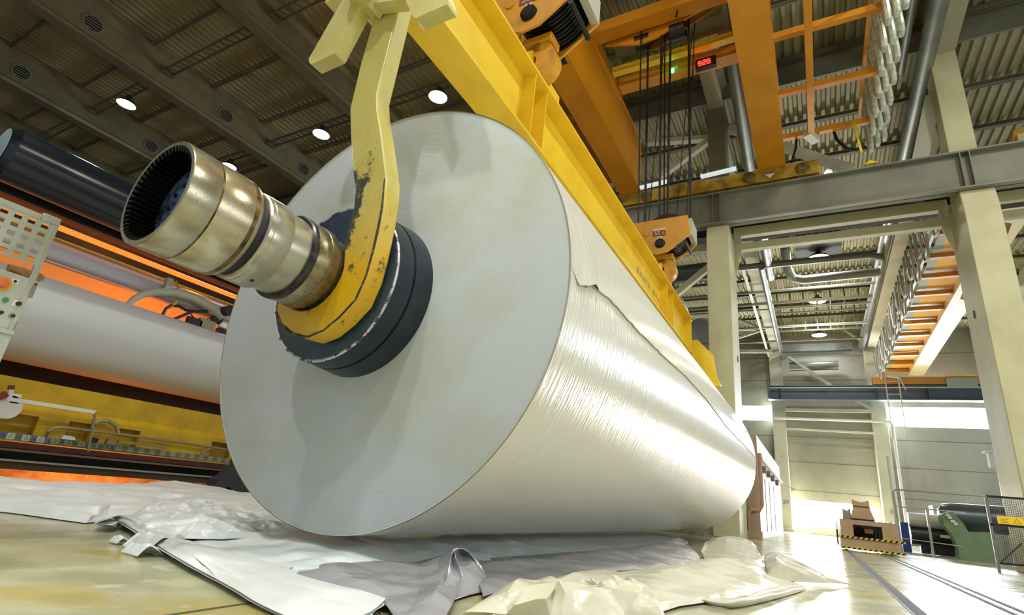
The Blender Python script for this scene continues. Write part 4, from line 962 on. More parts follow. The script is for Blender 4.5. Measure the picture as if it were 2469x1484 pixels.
# ------------------------------------------------------------------ far crane with catwalk
t = thing('far_bridge_crane', 'second overhead crane with orange catwalk and festoon cables in the far bay', 'crane', (5.5, 34, 10.3))
lg = mat('lit_cream_girder', 'd8c59a', .5)
MB().box(5.95, 6.78, 18.2, 44.3, 10.9, 12.1).build('bridge_girder', lg, t)
wf = MB(); wf.box(4.95, 5.95, 18.2, 43.6, 11.25, 11.29); wf.build('catwalk_floor', mat('catwalk_amber', 'e0a33c', .5), t)
wf = MB(); wf.box(4.65, 4.95, 18.2, 43.6, 11.25, 11.28); wf.build('catwalk_grating', mat('grating_grey', '9fa39a', .5, .3), t)
for k in range(12):
    y = 20.2+k*2.1
    MB().box(4.55, 5.95, y-.1, y+.1, 11.0, 11.2).build('catwalk_bracket', mat('bracket_orange', 'b57a22', .5), t)
    MB().bar((4.55, y, 11.1), (4.45, y, 12.3), .05, .05).build('rail_post', mat('bracket_orange', 'b57a22', .5), t)
MB().bar((4.35, 18.2, 10.95), (4.35, 43.8, 10.95), .07, .07).build('lower_rail', white_m, t)
MB().bar((4.45, 18.2, 12.3), (4.45, 43.8, 12.3), .05, .05).build('hand_rail', mat('bracket_orange', 'b57a22', .5), t)
MB().box(3.9, 13, 44.35, 44.95, 10.4, 10.9).build('end_carriage', mat('carriage_orange', 'b07a30', .5), t)
MB().box(8.0, 9.6, 44.25, 44.4, 10.2, 10.8).build('carriage_cover', mat('grating_grey', '9fa39a', .5, .3), t)
MB().bar((8.0, 44.3, 10.95), (9.6, 44.3, 10.95), .1, .08).build('yellow_strip', yellow, t)
cab_m = mat('festoon_cable', '96958a', .6)
for k in range(11):
    y = 20.0+k*2.15; m = MB()
    for s_ in range(2):
        pts = []
        for j in range(11):
            u = j/10; pts.append((4.2-s_*.18, y+u*1.5, 12.1-1.75*(1-(2*u-1)**4)*(1-.1*s_)))
        m.tube(pts, .045, 6)
    m.build('festoon_loop', cab_m, t)
ld_ = MB()
for x in (4.6, 5.35): ld_.bar((x, 43.9, 10.9), (x, 43.9, 6.6), .06, .06)
for k in range(9): ld_.bar((4.6, 43.9, 10.5-k*.45), (5.35, 43.9, 10.5-k*.45), .04, .04)
ld_.tube([(4.7, 43.6, 10.8), (5.4, 43.5, 10.6), (5.6, 43.4, 9.8)], .05, 6)
ld_.build('access_ladder', mat('ladder_grey', 'b5b1a0', .5), t)
# festoon bundles of the near crane
fest = mat('clear_festoon_hose', 'd5dacb', .25, spec=.6, col2='a9b09a', scale=9)
sl = [(2150, 20, .98), (2130, 58, .9), (2113, 120, .84), (2106, 190, .79), (2100, 250, .75), (2098, 300, .71)]
fn = ['topmost pale hose bundle at the upper right', 'second pale hose bundle from the top right', 'third pale hose bundle in the hanging row', 'fourth pale hose bundle in the hanging row', 'fifth pale hose bundle in the hanging row', 'sixth pale hose bundle in the hanging row', 'lowest pale hose bundle above the runway beam']
for k in range(7):
    y = 11.9+k*.86; m = MB()
    for s_ in range(3):
        x = 2.2+s_*.19; dp_ = 2.15-.16*s_
        pts = [(x, y-.1, 13.9), (x, y-.18, 13.9-dp_*.5), (x+.02, y-.16, 13.9-dp_*.92), (x+.03, y-.07, 13.9-dp_), (x+.03, y+.07, 13.9-dp_), (x+.02, y+.16, 13.9-dp_*.92), (x, y+.18, 13.9-dp_*.5), (x, y+.1, 13.9)]
        m.tube(pts, .075, 8)
    b_ = m.build('hose_loop', fest, None, loc=(2.4, y, 13.9)); tag(b_, fn[k]+' beside the orange frame', 'hose bundle')
m = MB(); m.bar((2.38, 5, 13.98), (2.38, 16.9, 13.98), .12, .1)
tag(m.build('festoon_rail', steel_grey, loc=(2.4, 11, 13.98)), 'grey rail from which the pale hose bundles hang', 'rail')
pipe('hanging_cable', [aty(1922, 330, 16.4), aty(1918, 360, 16.2), aty(1908, 392, 16.0)], .035, rope_m, 'dark cable hanging beside the lower end of the vertical orange girder', 'cable', 8)
pipe('hanging_cable', [aty(2008, 310, 16.4), aty(2018, 338, 16.3), aty(2040, 357, 16.3), aty(2065, 362, 16.3), aty(2085, 352, 16.3)], .045, rope_m, 'dark cable sagging under the hose bundles', 'cable', 8)
tag(MB().lathe([(0, 0), (0, .12), (.04, .14), (.16, .08), (.2, 0)], tuple(aty(1998, 424, 16.1)), 'z', 16).build('flood_lamp', mat('flood_lens', 'ffffff', .3, emit=5), loc=aty(1998, 422, 15.7)), 'small bright lamp just above the runway beam', 'lamp')
# right edge clutter: another orange crane piece and rods
t = thing('orange_crane_box', 'orange box of another crane at the right edge above the runway beam', 'crane part', (7.2, 18.5, 10.5))
MB().prism([(5.55, 10.5), (5.95, 12.4), (8.5, 12.9), (8.5, 10.5)], 18.4, 19.6).build('box_body', mat('mustard_paint', 'c08f22', .5), t, bevel=.03)
pipe('white_pipe', [(5.35, 19.6, 7.6), (13.5, 19.6, 7.9)], .2, white_m, 'bright white pipe sticking out right of the big column')
for k in range(3):
    pipe('thin_rod', [(5.55+k*.13, 19.6, 7.4), (5.6+k*.18, 19.6, 4.0)], .02, mat('rod_tan', 'b08a68', .5), ('left', 'middle', 'right')[k]+' thin rod hanging right of the big column', 'rod', 6)
tag(MB().box(5.4, 9, 22, 22.4, 6.4, 6.9).build('orange_beam', mat('mustard_paint', 'c08f22', .5), loc=(7, 22, 6.4)), 'short orange beam right of the big column at the photo edge', 'beam')
brace((5.9, 21, 10.5), (4.8, 21, 8.0), .5, .5, concrete, 'dark sloping beam right of the big column under the runway')

# ------------------------------------------------------------------ floor rails, cart, fence, green stand
rail_m = mat('floor_rail_steel', '4b4942', .7)
for x, w2, lb in ((.56, .035, 'left floor rail running to the cart'), (1.30, .022, 'thin middle floor rail running under the cart'), (1.43, .022, 'right floor rail running under the cart')):
    m = MB(); m.box(x-w2, x+w2, 1.5, 19.5, -.001, .006)
    tag(m.build('floor_rail', rail_m, loc=(x, 10, 0)), lb, 'rail')
    if w2 > .03:
        m = MB(); m.box(x-w2-.03, x-w2, 1.5, 19.5, 0, .003); tag(m.build('trim_6', black), kind='structure')
tan = mat('tan_cart_paint', 'c4a680', .5, col2='b4946c', scale=2)
t = thing('transport_cart', 'tan roll transport cart with striped edges standing on the floor rails', 'cart', (1.1, 19, 0))
m = MB()
m.box(.44, 1.74, 18.3, 18.34, .04, .36); m.box(.44, .74, 18.3, 18.34, .36, .80); m.box(1.40, 1.74, 18.3, 18.34, .36, .80); m.box(.74, 1.40, 18.3, 18.34, .68, .80)
m.box(.44, .48, 18.34, 20.2, .04, .80); m.box(1.70, 1.74, 18.34, 20.2, .04, .80); m.box(.44, 1.74, 20.16, 20.2, .04, .8); m.box(.44, 1.74, 18.34, 20.2, .04, .08)
m.box(.44, .8, 18.34, 20.2, .78, .80); m.box(1.4, 1.74, 18.34, 20.2, .78, .80)
m.build('cart_body', tan, t)
m = MB(); m.box(.74, 1.40, 18.7, 18.72, .36, .68); m.build('engine_bay', black, t)
m = MB(); m.lathe([(-.15, .11), (.15, .11)], (.9, 18.55, .52), 'y', 20); m.build('motor', dark_steel, t)
m = MB(); m.lathe([(-.12, .09), (.12, .09)], (.87, 18.5, .42), 'y', 20); m.build('motor', mat('grey_motor', '5b6068', .4, .4), t)
MB().box(1.0, 1.2, 18.45, 18.6, .48, .60).build('gear_box', mat('brown_gearbox', '8a5f30', .5), t)
for x in (1.24, 1.32): MB().box(x, x+.04, 18.4, 18.5, .38, .66).build('cylinder_rod', dark_steel, t)
MB().box(.72, 1.28, 18.6, 19.9, .80, .84).build('turntable', dark_steel, t)
MB().prism([(.72, .84), (1.30, .84), (1.22, 1.10), (1.19, 1.36), (1.10, 1.31), (1.0, 1.29), (.90, 1.31), (.80, 1.36), (.80, 1.10)], 18.7, 19.0).build('saddle', tan, t, bevel=.01)
MB().box(.82, 1.18, 18.68, 18.70, 1.16, 1.19).build('saddle_shadow_line', mat('dark_tan', '6d5236', .6), t)
MB().prism([(.55, .80), (.78, .80), (.76, 1.14), (.68, 1.06), (.56, 1.10)], 19.4, 19.6).build('rear_saddle', mat('grey_tan', 'a39a88', .5), t)
for z in (.32, .04):
    hs = MB().box(.38 if z > .1 else .40, 1.88, 18.26, 18.30, z, z+.05).build('hazard_strip', mat('hazard_yellow', 'e8c81c', .5), t)
    m = MB()
    for k in range(12): m.prism([(.42+k*.122, z), (.475+k*.122, z), (.515+k*.122, z+.05), (.46+k*.122, z+.05)], 18.252, 18.259)
    m.build('black_blocks', black, hs)
MB().bar((.36, 18.4, .30), (.36, 18.4, .72), .03, .03).build('side_bar', dark_steel, t)
MB().box(.33, .37, 18.36, 18.5, .1, .5).build('side_bumper', dark_steel, t)
green = mat('green_machine_paint', '738c68', .5, col2='667f5c', scale=3)
t = thing('roller_stand', 'green stand cradling a large dark roller at the lower right', 'stand', (4.3, 23.3, 0))
GP = [(2313, 1350), (2402, 1362), (2400, 1285), (2335, 1283), (2322, 1262), (2296, 1233), (2270, 1240), (2278, 1268), (2296, 1290), (2312, 1325)]
GP = [(aty(a, b_, 23).x, max(0, aty(a, b_, 23).z)) for a, b_ in GP]
GP[0] = (GP[0][0], 0); GP[1] = (GP[1][0], 0)
solid(GP, 23.0, 23.6).build('stand_body', green, t)
for q in ((2285, 1243), (2290, 1249), (2297, 1258), (2304, 1264)):
    p_ = aty(q[0], q[1], 22.98); MB().box(p_.x-.05, p_.x+.05, 22.95, 23.0, p_.z-.04, p_.z+.04).build('pale_pad', white_m, t)
c_ = aty(2365, 1255, 24.2)
m = MB(); m.lathe([(-1.1, 0), (-1.1, .22), (-1.0, .36), (-.75, .43), (2.4, .48), (2.4, 0)], (c_.x, 24.3, c_.z+.05), 'x', 40)
tag(m.build('dark_roller', mat('gunmetal_cover', '59636a', .25, .5), loc=(c_.x, 24.3, c_.z)), 'large dark steel roller resting in the green stand', 'roller')
t = thing('roller_stand', 'green upright behind the dark roller next to the yellow sign', 'stand', (c_.x+1.6, 25.0, 0))
MB().box(c_.x+1.2, c_.x+2.2, 24.9, 25.3, 0, 1.75).build('stand_body', green, t, bevel=.02)
# fence with posts
fg = mat('fence_grey', 'a2a59c', .4, .3)
t = thing('guard_fence', 'grey tubular guard fence in front of the blue machine at right', 'fence', (3.0, 22.7, 0))
zt = aty(2172, 1182, 22.7).z
MB().tube([(2.22, 22.7, 0), (2.18, 22.7, zt-.08), (2.26, 22.7, zt)] + [(5.2, 22.7, zt)], .03, 8).build('top_rail', fg, t)
MB().bar((3.02, 22.7, 0), (3.02, 22.7, aty(2225, 1230, 22.7).z), .12, .06).build('post', fg, t)
MB().bar((2.2, 22.7, aty(2180, 1224, 22.7).z), (4.0, 22.7, aty(2180, 1224, 22.7).z), .03, .04).build('mid_rail', fg, t)
MB().bar((2.2, 22.7, .45), (3.8, 22.7, .40), .03, .03).build('low_rail', fg, t)
t = thing('blue_drive_unit', 'blue and dark machine drive behind the guard fence', 'machine', (3.2, 25.5, 0))
blue = mat('machine_blue', '1d3f86', .4)
MB().box(2.5, 2.75, 25.2, 25.9, 0, 1.0).build('blue_column', blue, t, bevel=.01)
m = MB(); m.lathe([(0, 0), (0, .36), (1.9, .36), (1.9, 0)], (2.8, 25.6, .62), 'x', 28); m.build('dark_drum', mat('brown_black', '2e2a26', .35, .2), t)
m = MB(); m.lathe([(0, 0), (0, .24), (1.6, .24), (1.6, 0)], (2.78, 25.4, 1.12), 'x', 28); m.build('pale_roll', mat('pale_roll_cover', 'b9bdb4', .4), t)
MB().box(3.0, 4.6, 25.0, 25.3, .02, .3).build('base_skid', black, t)
MB().box(3.6, 4.0, 24.98, 25.0, .60, .70).build('white_label', white_m, t)
MB().box(3.25, 3.45, 25.1, 25.16, 1.1, 1.22).build('yellow_label', yellow, t)
for x in (2.15, 2.33): MB().box(x, x+.1, 25.2, 25.6, .2, .95).build('white_panel', white_m, t)
tag(MB().box(3.8, 5.9, 27.0, 28.0, 0, 1.78).build('white_cabinet', mat('grey_white', 'b9bcb2', .5), loc=(4.8, 27.5, 0), bevel=.02), 'pale grey cabinet behind the dark roller', 'cabinet')
pipe('standing_pipe', [(2.3, 24.0, 0), (2.28, 24.0, 3.2)], .05, white_m, 'pale upright pipe between the cart and the blue machine', 'pipe', 8)
# mesh gate in front of right column
t = thing('mesh_gate', 'black wire mesh gate with yellow warning sign beside the right column', 'gate', (3.35, 15.9, 0))
gx0, gx1 = aty(2410, 1381, 15.8).x, 3.95
zt = aty(2366, 1196, 15.8).z
MB().bar((gx0, 15.8, 0), (gx0, 15.8, zt), .05, .05).build('gate_post', mat('gate_post_grey', '6e6b66', .4), t)
MB().bar((gx0, 15.8, zt), (gx1+.3, 15.8, zt), .04, .04).build('gate_frame', dark_steel, t)
MB().bar((gx0, 15.8, .62*zt), (gx1, 15.8, .62*zt), .05, .05).build('gate_frame', dark_steel, t)
MB().bar((gx0, 15.8, .18), (gx1, 15.8, .20), .04, .04).build('gate_frame', dark_steel, t)
MB().bar((gx0+.05, 15.8, .2), (gx0+.45, 15.8, .62), .02, .02).build('gate_stay', dark_steel, t)
m = MB(); x = gx0
while x < gx1+.3: m.bar((x, 15.8, .2), (x, 15.8, zt), .006, .006); x += .035
z = .2
while z < zt: m.bar((gx0, 15.8, z), (gx1+.3, 15.8, z), .006, .006); z += .035
m.build('wire_mesh', dark_steel, t)
sg = MB().box(gx0+.12, gx0+.55, 15.76, 15.775, .97, 1.13).build('warning_sign', mat('sign_yellow', 'f0c81a', .5), t)
m = MB()
for k in range(3): m.bar((gx0+.17, 15.757, 1.0+k*.035), (gx0+.30, 15.757, 1.0+k*.035), .004, .008)
for a, b in (((.38, 1.0), (.50, 1.0)), ((.50, 1.0), (.44, 1.1)), ((.44, 1.1), (.38, 1.0))): m.bar((gx0+a[0], 15.757, a[1]), (gx0+b[0], 15.757, b[1]), .004, .008)
m.build('sign_marks', mat('sign_marks', 'a88818', .5), sg)
# yellow/white jib thing right of far wall
t = thing('white_beam_end', 'white beam end with yellow post just left of the big right column', 'beam', (5.2, 26, 0))
p0 = aty(2382, 1092, 26); p1 = aty(2400, 1128, 26)
MB().box(p0.x, p0.x+1.2, 26, 26.3, p1.z, p0.z).build('beam_end', mat('beam_white', 'd5dade', .4), t)
MB().box(p0.x-.1, p0.x+1.2, 25.9, 26.4, p0.z, p0.z+.05).build('top_flange', white_m, t)
MB().box(p0.x+.2, p0.x+.38, 26.05, 26.25, 0, p1.z).build('yellow_post', yellow, t)

# ------------------------------------------------------------------ plastic and paper sheets on the floor
def cr(p0, p1, p2, p3, t):
    return .5*((2*p1)+(-p0+p2)*t+(2*p0-5*p1+4*p2-p3)*t*t+(-p0+3*p1-3*p2+p3)*t**3)
def spl(pts, n, lin_=False):
    out = []; m = len(pts)-1
    for i in range(n+1):
        f = i/n*m; k = min(int(f), m-1); t = f-k
        if lin_: out.append(pts[k]*(1-t)+pts[k+1]*t)
        else: out.append(cr(pts[max(k-1, 0)], pts[k], pts[k+1], pts[min(k+2, m)], t))
    return out
def _h(i, j, sd):
    v = math.sin(i*127.1+j*311.7+sd*74.7)*43758.5453
    return v-math.floor(v)
def tri(x, y, sd):
    # triangular lattice with linear interpolation: planar facets meeting in sharp folds
    ca, sa = math.cos(sd*2.1), math.sin(sd*2.1); x, y = x*ca-y*sa, x*sa+y*ca
    u = x+y*.577; v = y*1.155; i, j = math.floor(u), math.floor(v); fu, fv = u-i, v-j
    a, b, c, d = _h(i, j, sd), _h(i+1, j, sd), _h(i, j+1, sd), _h(i+1, j+1, sd)
    return a+(b-a)*fu+(d-b)*fv if fu > fv else a+(d-c)*fu+(c-a)*fv
def crease(x, y, sc, seed):
    wx = .1*noise.noise((x*1.3, y*1.3, seed)); wy = .1*noise.noise((x*1.3, y*1.3, seed+9))
    x += wx; y += wy
    return (tri(x*sc*1.6, y*sc*1.6, seed)-.5)*1.3+(tri(x*sc*3.4, y*sc*3.4, seed+3.3)-.5)*.75+(tri(x*sc*8, y*sc*8, seed+6.1)-.5)*.10
def sheet(name, rows, m_, label, nu=190, nv=90, amp=.02, sc=2.6, seed=1., cat='plastic sheet', parent=None, group=None, edge=.0, folded=False):
    rj = random.Random(int(seed*100))
    W3 = [[atz(*p_) if len(p_) == 3 else Vector(p_[:3]) for p_ in r] for r in rows]
    if folded:      # straight folds between jittered knots instead of soft curves
        for j, r in enumerate(W3):
            for k, p_ in enumerate(r):
                if 0 < j < len(W3)-1 and 0 < k < len(r)-1: r[k] = p_+Vector((rj.uniform(-.05, .05), rj.uniform(-.04, .04), rj.uniform(-.35, .35)*min(p_.z, .08)))
    n = len(W3[0])
    cols = [spl([r[k] for r in W3], nv, folded) for k in range(n)]
    grid = []
    for j in range(nv+1):
        g = spl([cols[k][j] for k in range(n)], nu, folded); row = []
        for i, p_ in enumerate(g):
            e = min(1, min(i, nu-i, j, nv-j)/6+.12)
            s_ = min(1, max(p_.z, .02)/.05)
            h = crease(p_.x, p_.y, sc, seed)*amp*e*s_
            z = p_.z+h
            q = Vector((p_.x+.4*h, p_.y-.3*h, max(z, .004+.002*seed % .003)))
            row.append(q)
        grid.append(row)
    m = MB(); m.grid(grid); base = grid[nv//2][nu//2].copy(); base.z = 0
    o = m.build(name, m_, parent, loc=None if parent else base, recalc=False, sharp=12 if folded else 22)
    so = o.modifiers.new('thickness', 'SOLIDIFY'); so.thickness = .0025; so.offset = 1
    if not parent: tag(o, label, cat, group)
    return o
film = mat('white_wrap_film', 'd9dddb', .36, spec=.5, col2='cfd2cd', scale=2)
film_b = mat('beige_wrap_film', 'cfccb9', .24, spec=.5, col2='c3be9f', scale=2)
film_g = mat('grey_glossy_film', '98979a', .16, spec=.6, col2='8c8b90', scale=2)
film_d = mat('crumpled_kraft_film', 'b9b49c', .45, col2='a9a48c', scale=3)
# A: long mound at the back left
sheet('wrap_sheet', [
    [(-80, 1226, .004), (40, 1240, .004), (125, 1252, .004), (205, 1263, .004), (262, 1256, .01), (400, 1270, .01), (560, 1290, .01), (720, 1320, .01)],
    [(-80, 1212, .03), (40, 1223, .04), (122, 1236, .04), (205, 1247, .04), (262, 1236, .04), (400, 1245, .05), (560, 1262, .05), (720, 1290, .04)],
    [(-80, 1204, .06), (40, 1206, .07), (115, 1214, .08), (205, 1226, .08), (262, 1224, .07), (400, 1226, .09), (560, 1240, .08), (720, 1262, .05)],
    [(-80, 1182, .11), (40, 1180, .12), (130, 1186, .12), (205, 1196, .12), (290, 1192, .13), (420, 1196, .13), (560, 1212, .12), (720, 1235, .08)],
    [(-80, 1157, .15), (40, 1161, .155), (130, 1167, .15), (205, 1172, .15), (300, 1173, .15), (420, 1168, .16), (560, 1184, .14), (720, 1215, .10)],
    [(-80, 1151, .12), (40, 1157, .13), (130, 1163, .12), (205, 1169, .12), (300, 1172, .13), (430, 1166, .15), (560, 1183, .12), (720, 1210, .09)],
    [(-80, 1160, .01), (40, 1164, .01), (130, 1170, .01), (205, 1175, .01), (300, 1176, .01), (430, 1176, .01), (560, 1188, .01), (720, 1215, .01)]],
    film, 'long white sheet mound along the back left, in front of the orange lit pit', amp=.035, sc=1.9, seed=2.3, folded=True)
# D: pale bluish sheet under the roll
sheet('wrap_sheet', [
    [(420, 1318, .02), (560, 1390, .02), (700, 1440, .02), (880, 1470, .02), (1080, 1440, .02), (1280, 1390, .02), (1480, 1352, .02), (1640, 1325, .02)],
    [(470, 1305, .035), (600, 1360, .03), (730, 1400, .03), (890, 1420, .03), (1090, 1400, .03), (1290, 1365, .03), (1480, 1340, .03), (1650, 1318, .03)],
    [(520, 1285, .05), (660, 1335, .04), (760, 1360, .04), (900, 1365, .04), (1100, 1350, .04), (1300, 1340, .03), (1480, 1325, .03), (1660, 1308, .03)],
    [(600, 1262, .07), (720, 1308, .06), (800, 1320, .06), (900, 1325, .06), (1100, 1318, .05), (1300, 1312, .04), (1460, 1304, .03), (1640, 1298, .02)],
    [(660, 1240, .08), (760, 1285, .07), (840, 1296, .07), (940, 1300, .07), (1100, 1300, .06), (1300, 1296, .05), (1440, 1292, .04), (1560, 1290, .03)],
    [(660, 1225, .02), (760, 1270, .02), (840, 1285, .02), (940, 1290, .02), (1100, 1292, .02), (1300, 1290, .02), (1400, 1286, .02), (1500, 1284, .01)]],
    mat('bluish_wrap_film', 'e0e8e8', .28, spec=.5, col2='d8e2e2', scale=2), 'pale bluish sheet spread under the hanging roll', amp=.03, sc=1.8, seed=4.1, folded=True)
# middle crumple left of the roll foot
sheet('wrap_sheet', [
    [(296, 1262, .045), (345, 1290, .045), (400, 1310, .045), (440, 1300, .05), (540, 1302, .05), (640, 1300, .05), (735, 1290, .05)],
    [(310, 1245, .07), (360, 1262, .09), (420, 1282, .08), (480, 1276, .09), (560, 1280, .08), (650, 1278, .07), (740, 1270, .06)],
    [(330, 1236, .10), (380, 1232, .12), (440, 1250, .11), (510, 1248, .11), (580, 1255, .09), (660, 1256, .08), (740, 1262, .05)],
    [(360, 1226, .12), (410, 1220, .14), (470, 1222, .13), (540, 1228, .12), (600, 1236, .1), (660, 1240, .08), (740, 1250, .05)],
    [(380, 1215, .06), (430, 1210, .07), (490, 1208, .07), (560, 1212, .06), (620, 1222, .05), (680, 1235, .05), (760, 1250, .03)]],
    film, 'crumpled white sheet heap touching the lower left of the roll', amp=.06, sc=3.0, seed=7.7, folded=True)
# B: layered folded sheet, its stacked edge sweeping to the bottom of the photo
edge_px = [(232, 1262), (262, 1250), (296, 1262), (342, 1290), (402, 1330), (465, 1367), (522, 1398), (573, 1426), (621, 1455), (700, 1492), (820, 1540)]
ez = [.05, .055, .05, .045, .04, .035, .03, .03, .025, .02, .02]
top_px = [(300, 1245), (330, 1243), (380, 1262), (452, 1302), (560, 1335), (660, 1372), (780, 1410), (860, 1435), (925, 1456), (900, 1480), (890, 1530)]
rowsB = [[(x, y, z) for (x, y), z in zip(edge_px, ez)],
         [((x*.85+x2*.15), (y*.85+y2*.15)-2, z+.012) for (x, y), (x2, y2), z in zip(edge_px, top_px, ez)],
         [((x+x2)/2, (y+y2)/2-3, z+.03) for (x, y), (x2, y2), z in zip(edge_px, top_px, ez)],
         [(x2, y2, .035) for (x2, y2) in top_px]]
fold = sheet('folded_wrap_sheet', rowsB, film, 'thick folded white sheet with stacked layers, sweeping from left to the bottom edge', nu=220, nv=40, amp=.014, sc=1.8, seed=3.3)
for k in range(5):
    pts = spl([atz(x+2.5*k-6, y+1.2*k+1, max(.006, z-.006-.007*k)) for (x, y), z in zip(edge_px, ez)], 160)
    m = MB(); rr_ = []
    for d_ in range(3):
        rr_.append([p_+Vector((.06*d_+.004*noise.noise(p_*9+Vector((k, 0, 0))), .03*d_, .002*noise.noise(p_*6+Vector((0, k*3., 0)))-.0*d_)) for p_ in pts])
    m.grid(rr_); o = m.build('paper_layer', film, fold, recalc=False); so = o.modifiers.new('t', 'SOLIDIFY'); so.thickness = .003; so.offset = -1
# second long fold over B (upper flap with a torn corner)
sheet('wrap_sheet', [
    [(520, 1392, .035), (575, 1408, .035), (632, 1424, .035), (700, 1446, .03), (778, 1470, .03), (840, 1490, .03)],
    [(500, 1370, .05), (575, 1386, .055), (640, 1402, .055), (720, 1425, .05), (810, 1452, .05), (890, 1478, .05)],
    [(452, 1330, .06), (540, 1352, .065), (640, 1378, .065), (740, 1406, .06), (840, 1434, .05), (920, 1456, .05)],
    [(440, 1308, .05), (540, 1330, .05), (660, 1362, .05), (760, 1390, .04), (850, 1418, .04), (930, 1445, .04)]],
    film, 'smooth white flap lying over the stacked layers, ending in a torn corner', amp=.012, sc=1.3, seed=9.1, nv=40)
# C: grey glossy film with the tall cone fold
sheet('glossy_sheet', [
    [(700, 1400, .03), (840, 1432, .03), (930, 1460, .03), (960, 1500, .03), (1030, 1500, .03), (1075, 1488, .03)],
    [(690, 1385, .045), (830, 1400, .05), (930, 1425, .05), (1000, 1450, .05), (1060, 1450, .06), (1100, 1440, .05)],
    [(700, 1370, .05), (820, 1375, .06), (930, 1388, .06), (1010, 1405, .06), (1070, 1395, .10), (1115, 1390, .08)],
    [(740, 1358, .05), (830, 1362, .06), (930, 1364, .06), (1000, 1364, .07), (1060, 1350, .13), (1100, 1345, .17)],
    [(760, 1352, .02), (850, 1356, .03), (930, 1358, .03), (1000, 1358, .04), (1062, 1342, .12), (1096, 1326, .20)]],
    film_g, 'grey glossy film lying in front of the roll foot, left of the upright fold', amp=.022, sc=2.4, seed=5.5, folded=True, cat='plastic film')
sheet('glossy_sheet', [
    [(1060, 1460, .01), (1120, 1440, .01), (1160, 1430, .01), (1188, 1424, .01)],
    [(1075, 1400, .08), (1122, 1385, .08), (1155, 1385, .07), (1182, 1405, .03)],
    [(1085, 1350, .16), (1110, 1335, .16), (1135, 1345, .14), (1168, 1380, .06)],
    [(1092, 1327, .20), (1110, 1322, .205), (1125, 1328, .19), (1150, 1352, .12)],
    [(1096, 1326, .17), (1116, 1330, .17), (1136, 1350, .12), (1165, 1390, .03)]],
    film_g, 'upright cone shaped fold of grey film in front of the roll', amp=.01, sc=5, seed=6.5, cat='plastic film', nu=70, nv=50)
# grey band to the right
sheet('glossy_sheet', [
    [(1165, 1440, .02), (1260, 1410, .03), (1340, 1395, .03), (1440, 1382, .03), (1560, 1372, .03), (1690, 1358, .03)],
    [(1150, 1400, .04), (1250, 1380, .05), (1340, 1370, .05), (1440, 1362, .05), (1560, 1350, .06), (1680, 1335, .08)],
    [(1120, 1362, .05), (1240, 1352, .06), (1340, 1344, .06), (1440, 1336, .07), (1540, 1325, .09), (1645, 1305, .14)],
    [(1110, 1350, .03), (1240, 1343, .04), (1340, 1335, .04), (1440, 1328, .05), (1540, 1318, .06), (1640, 1297, .15)]],
    film_g, 'grey glossy film band stretching right below the roll', amp=.02, sc=2.2, seed=8.2, cat='plastic film', nv=40)
# F: beige spread at right
sheet('wrap_sheet', [
    [(1150, 1530, .01), (1300, 1500, .01), (1440, 1478, .012), (1590, 1478, .012), (1640, 1462, .012), (1760, 1446, .012), (1860, 1428, .012), (1944, 1418, .01)],
    [(1180, 1490, .05), (1320, 1470, .05), (1450, 1458, .06), (1570, 1452, .05), (1640, 1440, .045), (1750, 1430, .04), (1850, 1414, .035), (1930, 1411, .02)],
    [(1230, 1440, .05), (1340, 1430, .06), (1450, 1425, .05), (1560, 1420, .06), (1650, 1412, .05), (1750, 1404, .045), (1830, 1394, .05), (1870, 1392, .03)],
    [(1300, 1400, .05), (1400, 1398, .06), (1480, 1392, .06), (1570, 1385, .06), (1660, 1374, .07), (1740, 1366, .06), (1800, 1362, .06), (1845, 1352, .05)],
    [(1420, 1388, .03), (1480, 1382, .04), (1560, 1372, .05), (1630, 1362, .06), (1690, 1350, .07), (1750, 1346, .07), (1800, 1350, .06), (1850, 1340, .06)]],
    film_b, 'wide beige sheet crumpled over the floor right of the photo centre', amp=.030, sc=1.7, seed=11.3, folded=True, nu=240, nv=120)
# E: big front beige fold
sheet('wrap_sheet', [
    [(1090, 1500, .01), (1180, 1500, .01), (1250, 1505, .01), (1330, 1505, .01), (1350, 1500, .01)],
    [(1120, 1478, .05), (1195, 1462, .08), (1260, 1456, .10), (1318, 1452, .10), (1345, 1455, .05)],
    [(1160, 1452, .07), (1215, 1430, .12), (1270, 1418, .14), (1322, 1410, .14), (1346, 1420, .08)],
    [(1200, 1428, .08), (1245, 1408, .13), (1290, 1390, .16), (1322, 1385, .165), (1342, 1397, .12)],
    [(1215, 1425, .04), (1255, 1412, .06), (1300, 1398, .10), (1326, 1390, .12), (1344, 1402, .06)]],
    film_b, 'tall yellowish beige fold standing at the bottom edge of the photo', amp=.022, sc=2.2, seed=12.9, folded=True, nu=110, nv=60)
sheet('wrap_sheet', [
    [(1335, 1450, .012), (1400, 1442, .02), (1470, 1432, .02), (1530, 1424, .02), (1558, 1428, .01)],
    [(1338, 1432, .05), (1400, 1425, .06), (1470, 1412, .07), (1520, 1408, .07), (1552, 1422, .03)],
    [(1342, 1398, .10), (1400, 1388, .11), (1460, 1384, .11), (1505, 1392, .10), (1545, 1415, .04)],
    [(1346, 1393, .08), (1400, 1379, .10), (1455, 1375, .10), (1492, 1380, .08), (1530, 1400, .04)]],
    mat('grey_beige_film', 'b9b5a2', .35, spec=.5), 'greyish beige fold draped left to right above the crumpled hollow', amp=.015, sc=2.5, folded=True, seed=14.2, nu=90, nv=40)
